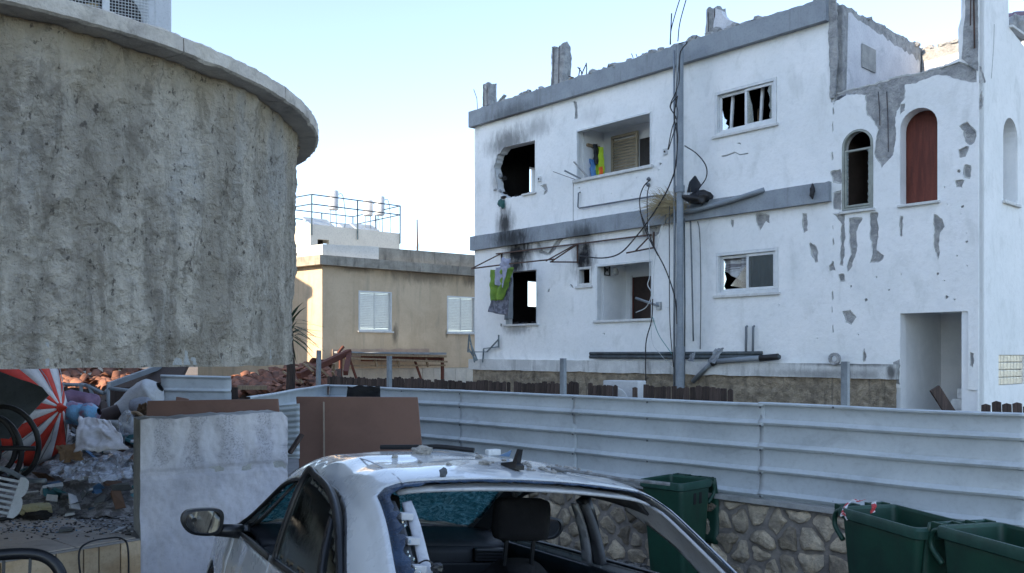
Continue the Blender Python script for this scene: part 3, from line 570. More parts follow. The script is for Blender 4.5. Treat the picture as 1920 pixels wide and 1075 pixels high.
# ------------------------------------------------------------------ added blocks, placed and sized to cast the shade (left of the picture)
M_far = pmat('pale_render', (.60, .57, .52), (.50, .48, .44), 1, .9, .2, 10, .01, stain=(.35, .33, .30), stain_amt=.4)
M_farw = pmat('dark_window', (.05, .06, .07), None, 3, .2, 0)
def block(name, label, u0, u1, v0, v1, h, floors, mat, ax=None):
    o = empty(name, ((u0 + u1) / 2, (v0 + v1) / 2, 0)); tag(o, label, 'building'); o.location = (0, 0, 0)
    MB().box(u0, u1, v0, v1, -.5, h).build('wall', mat, o); MB().box(u0 - .15, u1 + .15, v0 - .15, v1 + .15, h, h + .25).build('roof', M_conc_l, o)
    n = max(2, int((v1 - v0) / 3))
    for k in range(floors):
        for i in range(n):
            y = v0 + (v1 - v0) * (i + .5) / n; z = .9 + k * (h / floors)
            f = MB().box(u1 - .05, u1 + .03, y - .65, y + .65, z, z + 1.3).build('window', M_frame, o); MB().box(u1 + .031, u1 + .035, y - .58, y + .58, z + .07, z + 1.23).build('pane', M_farw, f)
    return o
block('shade_block_tall', 'tall pale block added out of view to shade the street', -15, -10.5, -14, 13.3, 17.5, 5, M_far)
block('shade_block_low', 'low pale block added behind the rubble to shade the tan house', -22, -12.2, 18.6, 29, 7.4, 2, M_far)

# ------------------------------------------------------------------ tan house
TH = Frame(-5.07, 23.5, .762, .648); TL = Frame(-5.07, 23.5, .778, -.628)
th = empty('tan_house', (TH.o.x, TH.o.y, 0), TH.rz); tag(th, 'tan rendered house with white roller shutters between balcony and ruin', 'house')
M_tan = pmat('tan_render', (.66, .53, .375), (.56, .44, .30), 1.2, .9, .35, 30, .01, stain=(.30, .26, .20), stain_amt=.5, stain_scale=1.2, fine=.06, blobs=[(3.3, 4.35, 1.9, .35, .55), (1.0, 4.4, .9, .16, .5), (2.3, 2.62, .14, .42, .65), (4.1, 2.66, .08, .2, .6), (5.0, 4.3, .5, .3, .6)])
M_tanc = pmat('weathered_concrete', (.42, .39, .33), (.27, .25, .21), 2, .95, .5, 20, .02, stain=(.07, .065, .06), stain_amt=.7, stain_scale=2)
M_whiter = pmat('white_render', (.82, .80, .74), (.74, .72, .66), 2, .9, .2, 20, .008)
W1 = rect(1.11, 2.19, 2.70, 3.81); W2 = rect(4.12, 5.20, 2.70, 3.80)
MB().plate(rect(0, 7.2, 1.66, 4.42), [W1, W2], 0, .2).build('wall', M_tan, th)
a = TL.u * -1; ang = math.atan2(a.y, a.x) - TH.rz
Lm = Matrix.Rotation(ang, 4, 'Z')
def lf(x, d, z): v = Lm @ Vector((x, 0, 0)); nrm = Lm @ Vector((0, -1, 0)); return (v.x + nrm.x * d, v.y + nrm.y * d, z)
MB().plate(rect(.0, 6, .4, 4.42), [], .0, .2, fn=lf).build('side_wall', M_tan, th)
MB().plate(rect(.02, 7.2, .4, 1.655), [], .03, .2).build('tiled_base', pmat('base_tiles', (.66, .63, .55), (.56, .54, .48), 4, .5, .1, 30), th)
for k in range(18): MB().bbox(.05 + k * .4, .44 + k * .4, .012, .029, 1.26, 1.645, .004).build('tile', MATS['base_tiles'], th); MB().bbox(.05 + k * .4, .44 + k * .4, .012, .029, .86, 1.25, .004).build('tile', MATS['base_tiles'], th)
# roof ledge, parapets
def corner(prof_d0, prof_d1, z0, z1, mat, nm, l1=7.2, l2=6):
    n1 = Vector((0, -1)); v = Lm @ Vector((1, 0, 0)); n2 = Lm @ Vector((0, 1, 0)); n2 = Vector((n2.x, n2.y)); e2 = Vector((v.x, v.y))
    def off(d):  # offset corner outward by -d on both walls
        k = 1 / (1 + n1.dot(n2)); c = (n1 + n2) * k * -d; return [Vector((l1, d)), c, e2 * l2 + n2 * -d]
    A, B = off(prof_d0), off(prof_d1); pts = [(p.x, p.y) for p in A] + [(p.x, p.y) for p in reversed(B)]
    return MB().plate(pts, [], z0, z1, fn=lambda x, d, z: (x, z, d)).build(nm, mat, th)
corner(-.22, .2, 4.425, 4.68, M_tanc, 'roof_ledge'); 
MB().plate([(1.75, 4.685), (7.2, 4.685), (7.2, 5.10), (4, 5.07), (1.75, 5.04)], [], -.02, .16).build('parapet', M_tanc, th)
v = lf(1.1, 0, 0); MB().plate([(0, 4.685), (1.745, 4.685), (1.745, 5.06), (0, 4.99)], [], -.021, .16).build('parapet', M_whiter, th); MB().plate([(.0, 4.685), (1.1, 4.685), (1.1, 4.99), (0, 4.99)], [], -.0, .16, fn=lf).build('parapet', M_whiter, th)
MB().plate([(1.12, 4.685), (6, 4.685), (6, 4.95), (1.12, 4.95)], [], -.0, .16, fn=lf).build('parapet', M_tanc, th)
P0 = Lm @ Vector((6, 0, 0)); MB().plate([(.2, .3), (7.2, .3), (7.2, 6), (P0.x + .4, P0.y - .3)], [], 4.3, 4.42, fn=lambda x, d, z: (x, z, d)).build('roof_slab', M_tanc, th)
# roller shutters
M_shut = pmat('shutter_white', (.74, .75, .70), (.68, .69, .65), 3, .5, .05, 30)
for (u0, u1, z0, z1) in ((1.11, 2.19, 2.70, 3.81), (4.12, 5.20, 2.70, 3.80)):
    w = frame4('window', u0, u1, z0, z1, .04, .0, .07, th); 
    for sd_ in (0, 1):
        s = frame4('shutter_frame', lerp(u0 + .045, (u0 + u1) / 2, sd_), lerp((u0 + u1) / 2, u1 - .045, sd_), z0 + .045, z1 - .045, .03, .03 + .025 * sd_, .05 + .025 * sd_, w, M_shut)
        for k in range(20): zz = z0 + .08 + k * (z1 - z0 - .16) / 20; MB().bbox(lerp(u0 + .075, (u0 + u1) / 2 + .03, sd_), lerp((u0 + u1) / 2 - .03, u1 - .075, sd_), .036 + .025 * sd_, .045 + .025 * sd_, zz + .002, zz + (z1 - z0 - .16) / 20, .004).build('slat', M_shut, w)
    MB().bbox(u0 - .04, u1 + .04, -.06, .03, z0 - .045, z0 - .002, .008).build('sill', M_sill, w)
# the concrete fringe above the lean-to
MB().plate(jag([(.3, 1.98), (3.45, 1.98), (3.45, 2.22), (.3, 2.18)], .02, .1, 2), [], -.03, -.002).build('render_scar', pmat('pinkish_render', (.50, .38, .29), (.42, .31, .24), 5, .9, .4), th)
# roof hut with railing and boilers
hx = lambda px, py, Y: TH_local(P(px, py, Y))
THM = Matrix.Translation((TH.o.x, TH.o.y, 0)) @ Matrix.Rotation(TH.rz, 4, 'Z'); THI = THM.inverted()
def TH_local(v): return THI @ v
hc = TH_local(P(582, 420, 27.5)); hr = TH_local(P(747, 432, 27.5 + 2.2)); hz_ = hc.z
M_hut = pmat('hut_cream', (.78, .74, .64), (.72, .68, .59), 2, .9, .15, 20)
hut = MB().plate(rect(hc.x, hr.x, 4.3, hz_), [rect(hc.x + .25, hc.x + .65, 5.22, 5.68)], hc.y, hc.y + .15).build('roof_hut', M_hut, th)
v2 = Lm @ Vector((1, 0, 0))
MB().plate([(hc.x, hc.y), (hr.x, hc.y), (hr.x, hc.y + 3.5), (hc.x + v2.x * 3.4, hc.y + 3.5), (hc.x + v2.x * 2.8, hc.y + v2.y * 2.8)], [], hz_ - .08, hz_, fn=lambda x, d, z: (x, z + .001, d)).build('hut_roof', M_hut, hut)
v2 = Lm @ Vector((1, 0, 0)); MB().plate(rect(0, 2.8, 4.3, hz_ - .001), [], 0, .15, fn=lambda x, d, z: (hc.x + v2.x * x - (Lm @ Vector((0, 1, 0))).x * d, hc.y + v2.y * x - (Lm @ Vector((0, 1, 0))).y * d, z)).build('hut_side', M_hut, hut)
MB().box(hc.x + .3, hc.x + .6, hc.y + .3, hc.y + .35, 5.1, 5.8).build('opening_shade', M_char, hut); MB().box(hr.x - .15, hr.x, hc.y + .16, hc.y + 3, 4.4, hz_ - .09).build('hut_side', M_hut, hut)  # black sheet behind the hut hole stands for the shade inside
M_rail = pmat('rail_blue_grey', (.05, .085, .11), None, 5, .5, .0)
rail = MB(); L = hr.x - hc.x; zz = [hz_ + .2, hz_ + .62, hz_ + .92]
rail = empty('roof_railing'); rail.parent = th
corners = [(hc.x + v2.x * 2.7, hc.y + v2.y * 2.7), (hc.x + .03, hc.y - .03), (hr.x, hc.y - .03), (hr.x - .05, hc.y + 3.0), (hc.x + v2.x * 2.7, hc.y + 3.0)]
for i in range(4):
    for z in zz[1:]: MB().tube([(*corners[i], z), (*corners[i + 1], z)], .02, 6).build('rail', M_rail, rail)
    d_ = Vector(corners[i + 1]) - Vector(corners[i]); k = max(1, round(d_.length / 1.35))
    for j in range(k): q = Vector(corners[i]) + d_ * j / k; MB().tube([(q.x, q.y, hz_ - .35), (q.x, q.y, zz[2] + .015)], .022, 6).build('post', M_rail, rail)
M_boil = pmat('boiler_white', (.56, .58, .60), (.50, .52, .54), 4, .4, 0)
for px, y0_, y1_, dd in ((625, 394, 358, 1.0), (690, 405, 376, 1.6), (712, 404, 369, 1.2)):
    Yb = 27.5 + dd + (px - 582) * .013; b = P(px, y0_, Yb); tpz = P(px, y1_, Yb).z; b = TH_local(b)
    o = MB().lathe([(0, 0), (.15, 0), (.17, .02), (.17, tpz - b.z - .03), (.15, tpz - b.z), (0, tpz - b.z)], 20, Matrix.Translation(b)).build('solar_boiler', M_boil, th, True, 40)
    for s in (-.12, .12): MB().tube([(b.x + s, b.y, hz_), (b.x + s * .8, b.y, b.z)], .015, 6).build('stand_leg', M_steel, o)
    MB().box(-.45, .45, 0, .06, 0, .95, Matrix.Translation((b.x - .35, b.y - .2, hz_ + .02)) @ Matrix.Rotation(R(-62), 4, 'X') @ Matrix.Rotation(R(0), 4, 'Z')).build('solar_panel', pmat('solar_panel', (.35, .42, .47), None, 4, .15, 0), o)
    MB().tube(cr([(b.x + .15, b.y, tpz - .1), (b.x + .35, b.y, tpz - .12), (b.x + .45, b.y, hz_ + .5), (b.x + .4, b.y, hz_)]), .012, 5).build('hose', M_rail, o)
q = TH_local(P(783, 466, 27.5)); MB().tube([q - Vector((0, 0, .3)), q + Vector((-.02, 0, .9))], .03, 6, r1=.02).build('mast', M_rust, th)
for s in (-.12, .12): MB().tube([(q.x + s, q.y, 4.9), (q.x, q.y, q.z + .35)], .008, 4).build('mast_stay', M_steel, th)

# ------------------------------------------------------------------ broken lean-to in front of the tan house
lt_ = empty('broken_lean_to', (TH.o.x, TH.o.y, 0), TH.rz); tag(lt_, 'broken timber lean-to with grey roof edge below the shuttered window', 'lean-to')
M_redwood = pmat('red_brown_timber', (.16, .055, .035), (.11, .04, .03), 6, .8, .2, 30, stretch=(2, 6, 6))
for (z, d, m, a_, t_) in ((2.05, -.95, M_woodtan, .0, .06), (1.90, -1.0, M_woodtan, .05, .05), (1.80, -.9, M_woodtan, -.05, .045)): MB().bar((.15, d, z + a_), (3.35, d - .05, z - .06), .07, t_).build('batten', m, lt_)
MB().plate([(.25, 2.08), (3.35, 2.04), (3.36, 2.10), (1.2, 2.11), (.9, 2.085), (.25, 2.13)], [], -1.02, -.2).build('roof_edge', pmat('grey_sheet', (.30, .33, .35), None, 6, .6, .1), lt_)
MB().box(1.0, 3.3, -.9, -.3, 1.86, 2.0).build('soffit', M_redwood, lt_)
for u in (.25, 2.28): MB().bar((u, -.92, 2.05), (u + .28, -.92, 1.35), .05).build('brace', M_redwood, lt_)
for u in (1.05, 1.75, 2.7): MB().bar((u, -.95, 1.93), (u + .06, -.97, 1.70), .05).build('splinter', M_woodtan, lt_)
MB().bar((.12, -.92, 2.25), (-.05, -.95, 2.08), .06).build('splinter', M_redwood, lt_); MB().bar((.05, -.9, .5), (.05, -.9, 2.1), .07).build('post', M_redwood, lt_); MB().bar((3.3, -.9, .5), (3.3, -.9, 2.0), .07).build('post', M_redwood, lt_)
# ------------------------------------------------------------------ heaps of fallen roof tiles
M_tile = pmat('clay_tile', (.30, .13, .08), (.17, .085, .06), 6, .85, .3, 40, .006, var=.45)
tm = MB(); tm.grid(lambda a, b: ((a - .5) * .2, (b - .5) * .38, .05 * math.cos((a - .5) * 3.0) + .01 * b), 6, 2); tproto = tm.build('roof_tile', M_tile, None, True, solid=.014); tmesh = tproto.data; bpy.data.objects.remove(tproto)
def heap(name, label, n, fn, seed, slope):
    o = empty(name); tag(o, label, 'rubble heap'); r = random.Random(seed)
    for k in range(n):
        p = fn(r.random(), r.random()); c = bpy.data.objects.new('roof_tile', tmesh); COL.objects.link(c); c.parent = o; c.location = p
        md = c.modifiers.new('solid', 'SOLIDIFY'); md.thickness = .014
        c.rotation_euler = (r.gauss(slope, .25), r.gauss(0, .25), r.uniform(0, 6.28) if r.random() < .35 else r.gauss(.6, .5)); s = r.uniform(.8, 1.15); c.scale = (s, s, s)
    return o
def hp(px0, px1, ya, yb, Y0, Y1):
    def f(a, b):
        Y = lerp(Y0, Y1, b); return P(lerp(px0, px1, a), lerp(ya, yb, b) + 5 * noise.noise(Vector((a * 5, b * 5, 0))), Y)
    return f
h = heap('tile_heap', 'heap of broken red roof tiles beside the metal fence corner', 190, lambda a, b: P(lerp(440, 640 - 20 * b, a) , lerp(738, lerp(712, 676, a), b) + rnd.uniform(-3, 3), lerp(17.4, 20.6, b)), 3, .25)
def fill(a, b): p = P(lerp(430, 640, a), lerp(760, lerp(716, 680, a), b), lerp(17.2, 20.8, b)); return p - Vector((0, 0, .14))
MB().grid(fill, 24, 12).build('rubble_bed', pmat('rubble_bed', (.12, .07, .05), (.07, .05, .04), 9, .95, 1, 20, .05), h, True)
M_rafter = M_redwood
p0 = P(655, 662, 19.5); MB().bar(P(655, 660, 19.5), P(560, 705, 18), .12).build('rafter', M_redwood, h); MB().bar(P(648, 700, 18.5), P(655, 662, 19.5), .1).build('rafter', M_redwood, h)
for k in range(7): a = P(rnd.uniform(560, 640), rnd.uniform(690, 725), 18); MB().bar(a, a + Vector((rnd.uniform(-.4, .4), rnd.uniform(-.2, .2), rnd.uniform(.0, .3))), .05, .03).build('splinter', M_woodtan, h)
MB().bar(P(445, 727, 17), P(500, 727, 17.2), .12, .08).build('splinter', M_woodtan, h)
h = heap('tile_heap', 'sunlit slope of fallen red roof tiles seen under the round balcony', 150, lambda a, b: P(lerp(110, 315, a), lerp(724, 690, b) + rnd.uniform(-2, 2), lerp(19, 23, b)), 5, .25)
MB().grid(lambda a, b: P(lerp(90, 330, a), lerp(752, 693, b), lerp(18.8, 23, b)) - Vector((0, 0, .14)), 24, 12).build('rubble_bed', MATS['rubble_bed'], h, True)
MB().bar(P(205, 722, 17.5), P(300, 688, 18.5), .10).build('rafter', M_pvc, h); MB().box(-.9, .9, -.5, .5, -.03, .03, Matrix.Translation(P(275, 712, 18.2)) @ Matrix.Rotation(R(-18), 4, 'Y') @ Matrix.Rotation(R(25), 4, 'X')).build('fallen_sheet', M_wooddark, h)

# ------------------------------------------------------------------ round balcony
BC = Vector((-3.68, 5.46)); BR = 2.27
rb = empty('round_balcony_house', (BC.x, BC.y, 0)); tag(rb, 'house with a round rough-rendered balcony and chipped stone coping', 'house')
def rough_mat():
    m = pmat('rough_render', (.68, .62, .52), (.43, .385, .315), 1.9, .95, 0, 1, stretch=(2.4, 2.4, .4), stain=(.16, .145, .12), stain_amt=.6, stain_scale=2.2, stain_stretch=(3.5, 3.5, .28), fine=.2, lo=.36, hi=.64)
    t = m.node_tree; p = [n for n in t.nodes if n.type == 'BSDF_PRINCIPLED'][0]; tc = [n for n in t.nodes if n.type == 'TEX_COORD'][0]; vec = tc.outputs['Object']
    s = nd(t, 'ShaderNodeSeparateXYZ'); t.links.new(vec, s.inputs[0])
    old = p.inputs['Base Color'].links[0].from_socket
    nz = noise_n(t, vec, 3, 5, .6, (1.5, 1.5, .4)); zz_ = mth(t, 'ADD', s.outputs['Z'], mth(t, 'MULTIPLY', nz, -.7))
    warm = mix_rgb(t, mth(t, 'MULTIPLY', ramp(t, zz_, 2.75, 3.15), .7), old, (.58, .48, .33))
    cool = mix_rgb(t, mth(t, 'MULTIPLY', ramp(t, noise_n(t, vec, 1.6, 4, .6, (1.6, 1.6, .7)), .54, .68), .35), warm, (.44, .46, .47))
    cool = mix_rgb(t, mth(t, 'MULTIPLY', ramp(t, noise_n(t, vec, 9, 6, .7, (1, 1, .5), .8), .5, .62), .45), cool, (.17, .145, .11))
    pit_shade = mix_rgb(t, mth(t, 'MULTIPLY', ramp(t, noise_n(t, vec, 30, 4, .65, (1, 1, .6)), .60, .68), .75), cool, (.06, .05, .042))  # brown blotches above and these dark specks paint pit shade into the colour
    t.links.new(pit_shade, p.inputs['Base Color'])
    b = nd(t, 'ShaderNodeBump'); b.inputs[0].default_value = 1.0; b.inputs[1].default_value = .045
    t.links.new(mth(t, 'ADD', noise_n(t, vec, 55, 5, .65), noise_n(t, vec, 18, 5, .65, (1, 1, .7), .8)), b.inputs['Height']); t.links.new(b.outputs[0], p.inputs['Normal'])
    return m
M_rr = rough_mat()
def bw(a, b):
    th_ = R(lerp(-170, 110, a)); z = lerp(1.945, 3.46, b); o = Vector((math.cos(th_) * 2.2, math.sin(th_) * 2.2, z))
    def rg(v): return 1 - abs(v)
    o2 = Vector((o.x * 1.0, o.y * 1.0, z * .55)); n = .016 * noise.noise(o2 * 2.2) + .06 * (rg(noise.noise(o2 * 5.2 + Vector((3, 0, 0)))) ** 4 * max(0, noise.noise(o2 * 2.6 + Vector((0, 5, 0))) + .35)) + .010 * noise.noise(Vector((o.x, o.y, z * .6)) * 12) + .014 * rg(noise.noise(Vector((o.x, o.y, z * .7)) * 17)) ** 4 + .005 * noise.noise(o * 43) + .03 * rg(noise.noise(Vector((o.x * 5.5, o.y * 5.5, z * .75 + 4)))) ** 9 * (.4 + noise.noise(o * 3))
    r = BR - .036 * (1 - b) + n - .012
    return (r * math.cos(th_), r * math.sin(th_), z + (.006 * noise.noise(o * 5) if b == 0 else 0))
MB().grid(bw, 760, 200).build('parapet', M_rr, rb, True)
mm = MB(); mm.grid(lambda a, b: ((BR - .2) * math.cos(R(lerp(-170, 110, a))), (BR - .2) * math.sin(R(lerp(-170, 110, a))), lerp(1.95, 3.46, b)), 60, 1); mm.build('parapet_inside', M_conc_l, rb, True)
MB().lathe([(0, 1.955), (BR - .04, 1.955), (BR - .04, 2.2), (0, 2.2)], 90).build('balcony_slab', M_conc_l, rb)
M_cop = pmat('coping_stone', (.62, .57, .49), (.50, .455, .40), 3, .85, .7, 22, .02, stain=(.18, .16, .14), stain_amt=.6, stain_scale=4, stain_stretch=(1, 1, 1), fine=.1)
M_under = M_cop
prof = [(-.22, 3.462), (.135, 3.462), (.15, 3.470), (.152, 3.505), (.15, 3.537), (.138, 3.546), (-.22, 3.55)]
# separate coping stones
na = 14
for k in range(na):
    a0, a1 = -170 + 280 * k / na + .08, -170 + 280 * (k + 1) / na - .08
    if a1 < -130 and a0 < -150: pass
    m = MB(); nn = 44; b0 = 0
    for i in range(nn + 1):
        th_ = R(lerp(a0, a1, i / nn))
        for j, (dr_, z) in enumerate(prof):
            q = Vector((math.cos(th_) * 2.4, math.sin(th_) * 2.4, z)); e = 1 if 1 <= j <= 5 else 0
            chip = -.03 * max(0, noise.noise(q * 7 + Vector((0, 0, 9))) - .22) * e + .007 * noise.noise(q * 17) * e + .006 * noise.noise(q * 41) * e
            m.v.append(((BR + dr_ + chip) * math.cos(th_), (BR + dr_ + chip) * math.sin(th_), z + ((.002 * noise.noise(q * 9)) + (chip * .5 if j in (1, 5) else 0)) * (1 if j < 3 else .8)))
    c = len(prof)
    for i in range(nn):
        for j in range(c): m.f.append((i * c + j, (i + 1) * c + j, (i + 1) * c + (j + 1) % c, i * c + (j + 1) % c))
    m.f.append(tuple(range(c))); m.f.append(tuple(nn * c + j for j in range(c)))
    m.build('coping_stone', M_cop, rb, True, 22)
MB().box(-4.5, -1.15, -3.5, 2.2, 0, 5.6).build('wall', M_far, rb); 
MB().tube([(.45, 1.3, 0), (.45, 1.3, 1.95)], .13, 14).build('column', M_conc_l, rb) if False else None
# split air-conditioner standing on the roof of the balcony room
ac = empty('air_conditioner', P(205, 60, 6.6)); ac.rotation_euler = (0, 0, R(28)); tag(ac, 'white air conditioner with mesh fan grille above the round balcony coping', 'air conditioner')
ac.location.z -= .55
MB().plate(rect(-.36, .36, 0, .95), [arch(-.30, .22, .10, .85)], -.15, -.13).build('front', M_boil, ac)
MB().bbox(-.36, .36, -.129, .18, 0, .95, .02).build('case_core', M_black, ac); MB().bbox(.30, .42, -.16, .2, -.01, .96, .02).build('side_casing', M_boil, ac); MB().bbox(-.42, -.34, -.16, .2, -.01, .96, .02).build('side_casing', M_boil, ac)
M_fan = pmat('fan_tan', (.40, .31, .17), (.30, .23, .13), 4, .6, 0)
f = MB(); 
for k in range(3): f.plate([(.02, 0), (.2, -.06), (.23, .06), (.12, .12), (.03, .06)], [], -.01, .01, fn=lambda x, d, z, k=k: (x * math.cos(k * 2.094) - z * math.sin(k * 2.094) - .04, d - .1325 - .06 * 0, .5 + x * math.sin(k * 2.094) + z * math.cos(k * 2.094)))
fo = f.build('fan', M_fan, ac); fo['kind'] = 'stuff'
M_gw = pmat('grille_white', (.70, .72, .72), None, 5, .5, 0)
gm = MB()
for i in range(27): gm.bar((-.32 + i * .022, -.156, .06), (-.32 + i * .022, -.156, .9), .0035)
for i in range(38): gm.bar((-.32, -.160, .06 + i * .0225), (.26, -.160, .06 + i * .0225), .0035)
go = gm.build('grille', M_gw, ac); go['kind'] = 'stuff'
cg = empty('steel_cage', P(112, 60, 6.3)); cg.rotation_euler = (0, 0, R(28)); cg.location.z -= .55; tag(cg, 'dark steel cage frame beside the air conditioner', 'cage')
for x in (-.35, .30): MB().bar((x, 0, -.2), (x, 0, 1.2), .05).build('upright', M_gw if x > 0 else M_pipegrey, cg)
for z in (.25, .55, .85): MB().bar((-.35, 0, z), (.3, 0, z), .02).build('crossbar', M_gw, cg)
MB().box(-.35, .3, .04, .3, -.2, 1.1).build('dark_panel', M_black, cg)
for o_ in (ac, cg):
    b_ = MB(); c_ = o_.location; z = 2.2 - c_.z
    for x in (-.3, .3): MB().bar((x, .08, z), (x, .08, -.01), .05).build('leg', M_steel, o_)

# ------------------------------------------------------------------ sheet-metal hoarding on the stone wall
M_sheet = pmat('hoarding_paint', (.53, .575, .595), (.465, .51, .53), 1.5, .5, .10, 20, .003, stain=(.27, .295, .31), stain_amt=.5, stain_scale=2.6, stain_stretch=(.6, 1, 1.3), fine=.07, spec=.45, rough_var=.15)
hb = empty('metal_hoarding', (FE.o.x, FE.o.y, 0), FE.rz); tag(hb, 'long pale ribbed sheet-metal fence on top of the stone wall', 'fence')
prof = [(0.0, -.005)]
for k in range(4):
    z = .02 + k * .245
    prof += [(z, -.004), (z + .008, -.034), (z + .030, -.046), (z + .052, -.030), (z + .066, -.002), (z + .11, .004), (z + .18, .004)]
prof += [(.965, -.004), (.968, -.034), (.985, -.036), (.995, -.02), (.996, .02)]
def sheet(u0, u1, z0, off, parent, seed, fn=None, zt=None, nm='fence_sheet'):
    n = max(6, int((u1 - u0) / .06)); m = MB()
    for i in range(n + 1):
        u = lerp(u0, u1, i / n)
        for (z, d) in prof:
            w_ = .028 * noise.noise(Vector((u * .9, z * 1.2, seed))) + .010 * noise.noise(Vector((u * 3.3, z * 3, seed)))
            e = .02 * math.exp(-((u - 5.15) / .05) ** 2) * math.sin(z * 9) + .012 * math.exp(-((u - 7.0) / .04) ** 2)
            q = (u, d + w_ + off + (e if fn is None else 0), z0 + z + .012 * noise.noise(Vector((u * .7, 1, seed)))); m.v.append(q if fn is None else tuple(fn(*q)))
    c = len(prof)
    for i in range(n):
        for j in range(c - 1): m.f.append((i * c + j, (i + 1) * c + j, (i + 1) * c + j + 1, i * c + j + 1))
    return m.build(nm, M_sheet, parent, True, 40, solid=.002)
joints = [0, 3.32, 5.42, 7.98, 10.4, 12.8]
for i in range(5): sheet(joints[i], joints[i + 1] + .06, .525 + .004 * (i % 2) - .002 * i, -.006 * (i % 2), hb, i * 3.1)
M_screw = pmat('screw', (.12, .13, .14), None, 9, .5, 0)
for u, dz in [(j, 0) for j in joints[1:4]] + [(8.75, .03), (6.55, 0), (2.0, 0)]:
    for z in (.55, .79, 1.03, 1.28, 1.47): MB().lathe([(0, -.012), (.010, -.010), (.011, 0), (0, .002)], 8, Matrix.Translation((u + .03, -.052 if dz == 0 else -.03, z + dz)) @ Matrix.Rotation(R(90), 4, 'X')).build('screw', M_screw, hb)
sheet(0, 4.5, .53, 0, hb, 33, fn=lambda u, d, z: Matrix.Rotation(-FE.rz, 3, 'Z') @ Vector((-.02 - d, -u, z)), nm='fence_sheet')
M_post = pmat('fence_post', (.26, .29, .31), (.18, .20, .22), 6, .6, .1)
for px, py, Y in ((730, 668, 14.1), (1056, 672, 11.6), (1585, 678, 8.9), (598, 657, 15.2)):
    t_ = P(px, py, Y); po = MB().bbox(-.035, .035, -.03, .03, .5 - t_.z, 0, .004).build('fence_post', M_post); po.location = t_; po.rotation_euler = (0, R(2 if px < 640 else 0), FE.rz)
    tag(po, {730: 'grey square steel post in front of the timber lean-to', 1056: 'grey square steel post standing left of the small air conditioner', 1585: 'grey square steel post before the rough stone base near the doorway', 598: 'slightly leaning grey steel post beside the roof tile heap'}[px], 'post', 'steel posts behind the metal fence')
# ------------------------------------------------------------------ stone retaining wall: every stone a piece
sw = empty('stone_wall', (FE.o.x, FE.o.y, 0), FE.rz); tag(sw, 'low rubble-stone retaining wall beneath the metal fence', 'wall')
M_mort = pmat('dark_mortar', (.34, .31, .275), (.20, .185, .17), 6, .95, .6, 30, .02)
M_stone = pmat('field_stone', (.56, .47, .34), (.30, .26, .205), 5, .92, .9, 22, .03, var=.55, fine=.2, spots=((.08, .07, .06), 40, .12))
MB().box(0, 13, .0, .38, -.9, .50).build('mortar_bed', M_mort, sw); MB().plate(chipped.__call__ and [(0, .47), (13, .47), (13, .522), (0, .522)], [], -.07, .36).build('coping', M_conc_l, sw)
def voronoi(pts, x0, x1, z0, z1):
    for i, p in enumerate(pts):
        poly = [(x0, z0), (x1, z0), (x1, z1), (x0, z1)]
        for j, q in enumerate(pts):
            if i == j or abs(p[0] - q[0]) + abs(p[1] - q[1]) > 1.2: continue
            mx, mz = (p[0] + q[0]) / 2, (p[1] + q[1]) / 2; nx, nz = q[0] - p[0], q[1] - p[1]; new = []
            for k in range(len(poly)):
                a, b = poly[k], poly[(k + 1) % len(poly)]; da = (a[0] - mx) * nx + (a[1] - mz) * nz; db = (b[0] - mx) * nx + (b[1] - mz) * nz
                if da <= 0: new.append(a)
                if da * db < 0: t = da / (da - db); new.append((lerp(a[0], b[0], t), lerp(a[1], b[1], t)))
            poly = new
            if len(poly) < 3: break
        if len(poly) >= 3: yield p, poly
sr = random.Random(4); pts = []; tries = 0
while tries < 5000:
    tries += 1; p = (sr.uniform(3.5, 11.5), sr.uniform(-.62, .46)); r_ = .09 + .135 * (.5 + .5 * math.sin(p[0] * 7.1 + 3 * math.sin(p[1] * 9))) * sr.random() ** .4
    if all((((p[0] - q[0]) * .82) ** 2 + (p[1] - q[1]) ** 2) ** .5 > (r_ + q[2]) / 2 + .035 for q in pts): pts.append((*p, r_))
for p, poly in voronoi(pts, 3.5, 11.5, -.62, .46):
    A = sum(poly[k][0] * poly[(k + 1) % len(poly)][1] - poly[(k + 1) % len(poly)][0] * poly[k][1] for k in range(len(poly))) / 2
    if A < .008: continue
    cx = sum(q[0] for q in poly) / len(poly); cz = sum(q[1] for q in poly) / len(poly)
    ring = []
    for k in range(len(poly)):
        a = Vector(poly[k - 1]); b = Vector(poly[k]); c = Vector(poly[(k + 1) % len(poly)])
        k1, k2 = sr.uniform(.12, .36), sr.uniform(.12, .36); nz_ = lambda v: v + (Vector((cx, cz)) - v) * (.2 * (.5 + noise.noise(Vector((v.x * 14, v.y * 14, 7))))); ring += [nz_(b.lerp(a, .5)), nz_(b.lerp(a, k1)), nz_(b.lerp(a, .11).lerp(b.lerp(c, .11), .5)), nz_(b.lerp(c, k2))]
    m = MB(); n = len(ring); proud = sr.uniform(.02, .055); sd0 = sr.uniform(0, 90)
    for lv, (k, d) in enumerate(((.965, .01), (.93, -.5), (.78, -.95), (.42, -1.1))):
        for q in ring:
            v = Vector((cx, cz)).lerp(q, k * (1 - .010 / max(.05, (q - Vector((cx, cz))).length))); nn_ = noise.noise(Vector((v.x * 9, v.y * 9, sd0))); n3 = noise.noise(Vector((v.x * 23, v.y * 23, sd0)))
            m.v.append((v.x + .008 * n3, (d if lv else .01) * proud + (.024 * nn_ + .012 * n3 if lv > 0 else 0), v.y + .01 * nn_))
    for lv in range(3):
        for k in range(n): m.f.append((lv * n + k, lv * n + (k + 1) % n, (lv + 1) * n + (k + 1) % n, (lv + 1) * n + k))
    m.f.append(tuple(3 * n + k for k in range(n)))
    m.build('stone', M_stone, sw, True, 30)
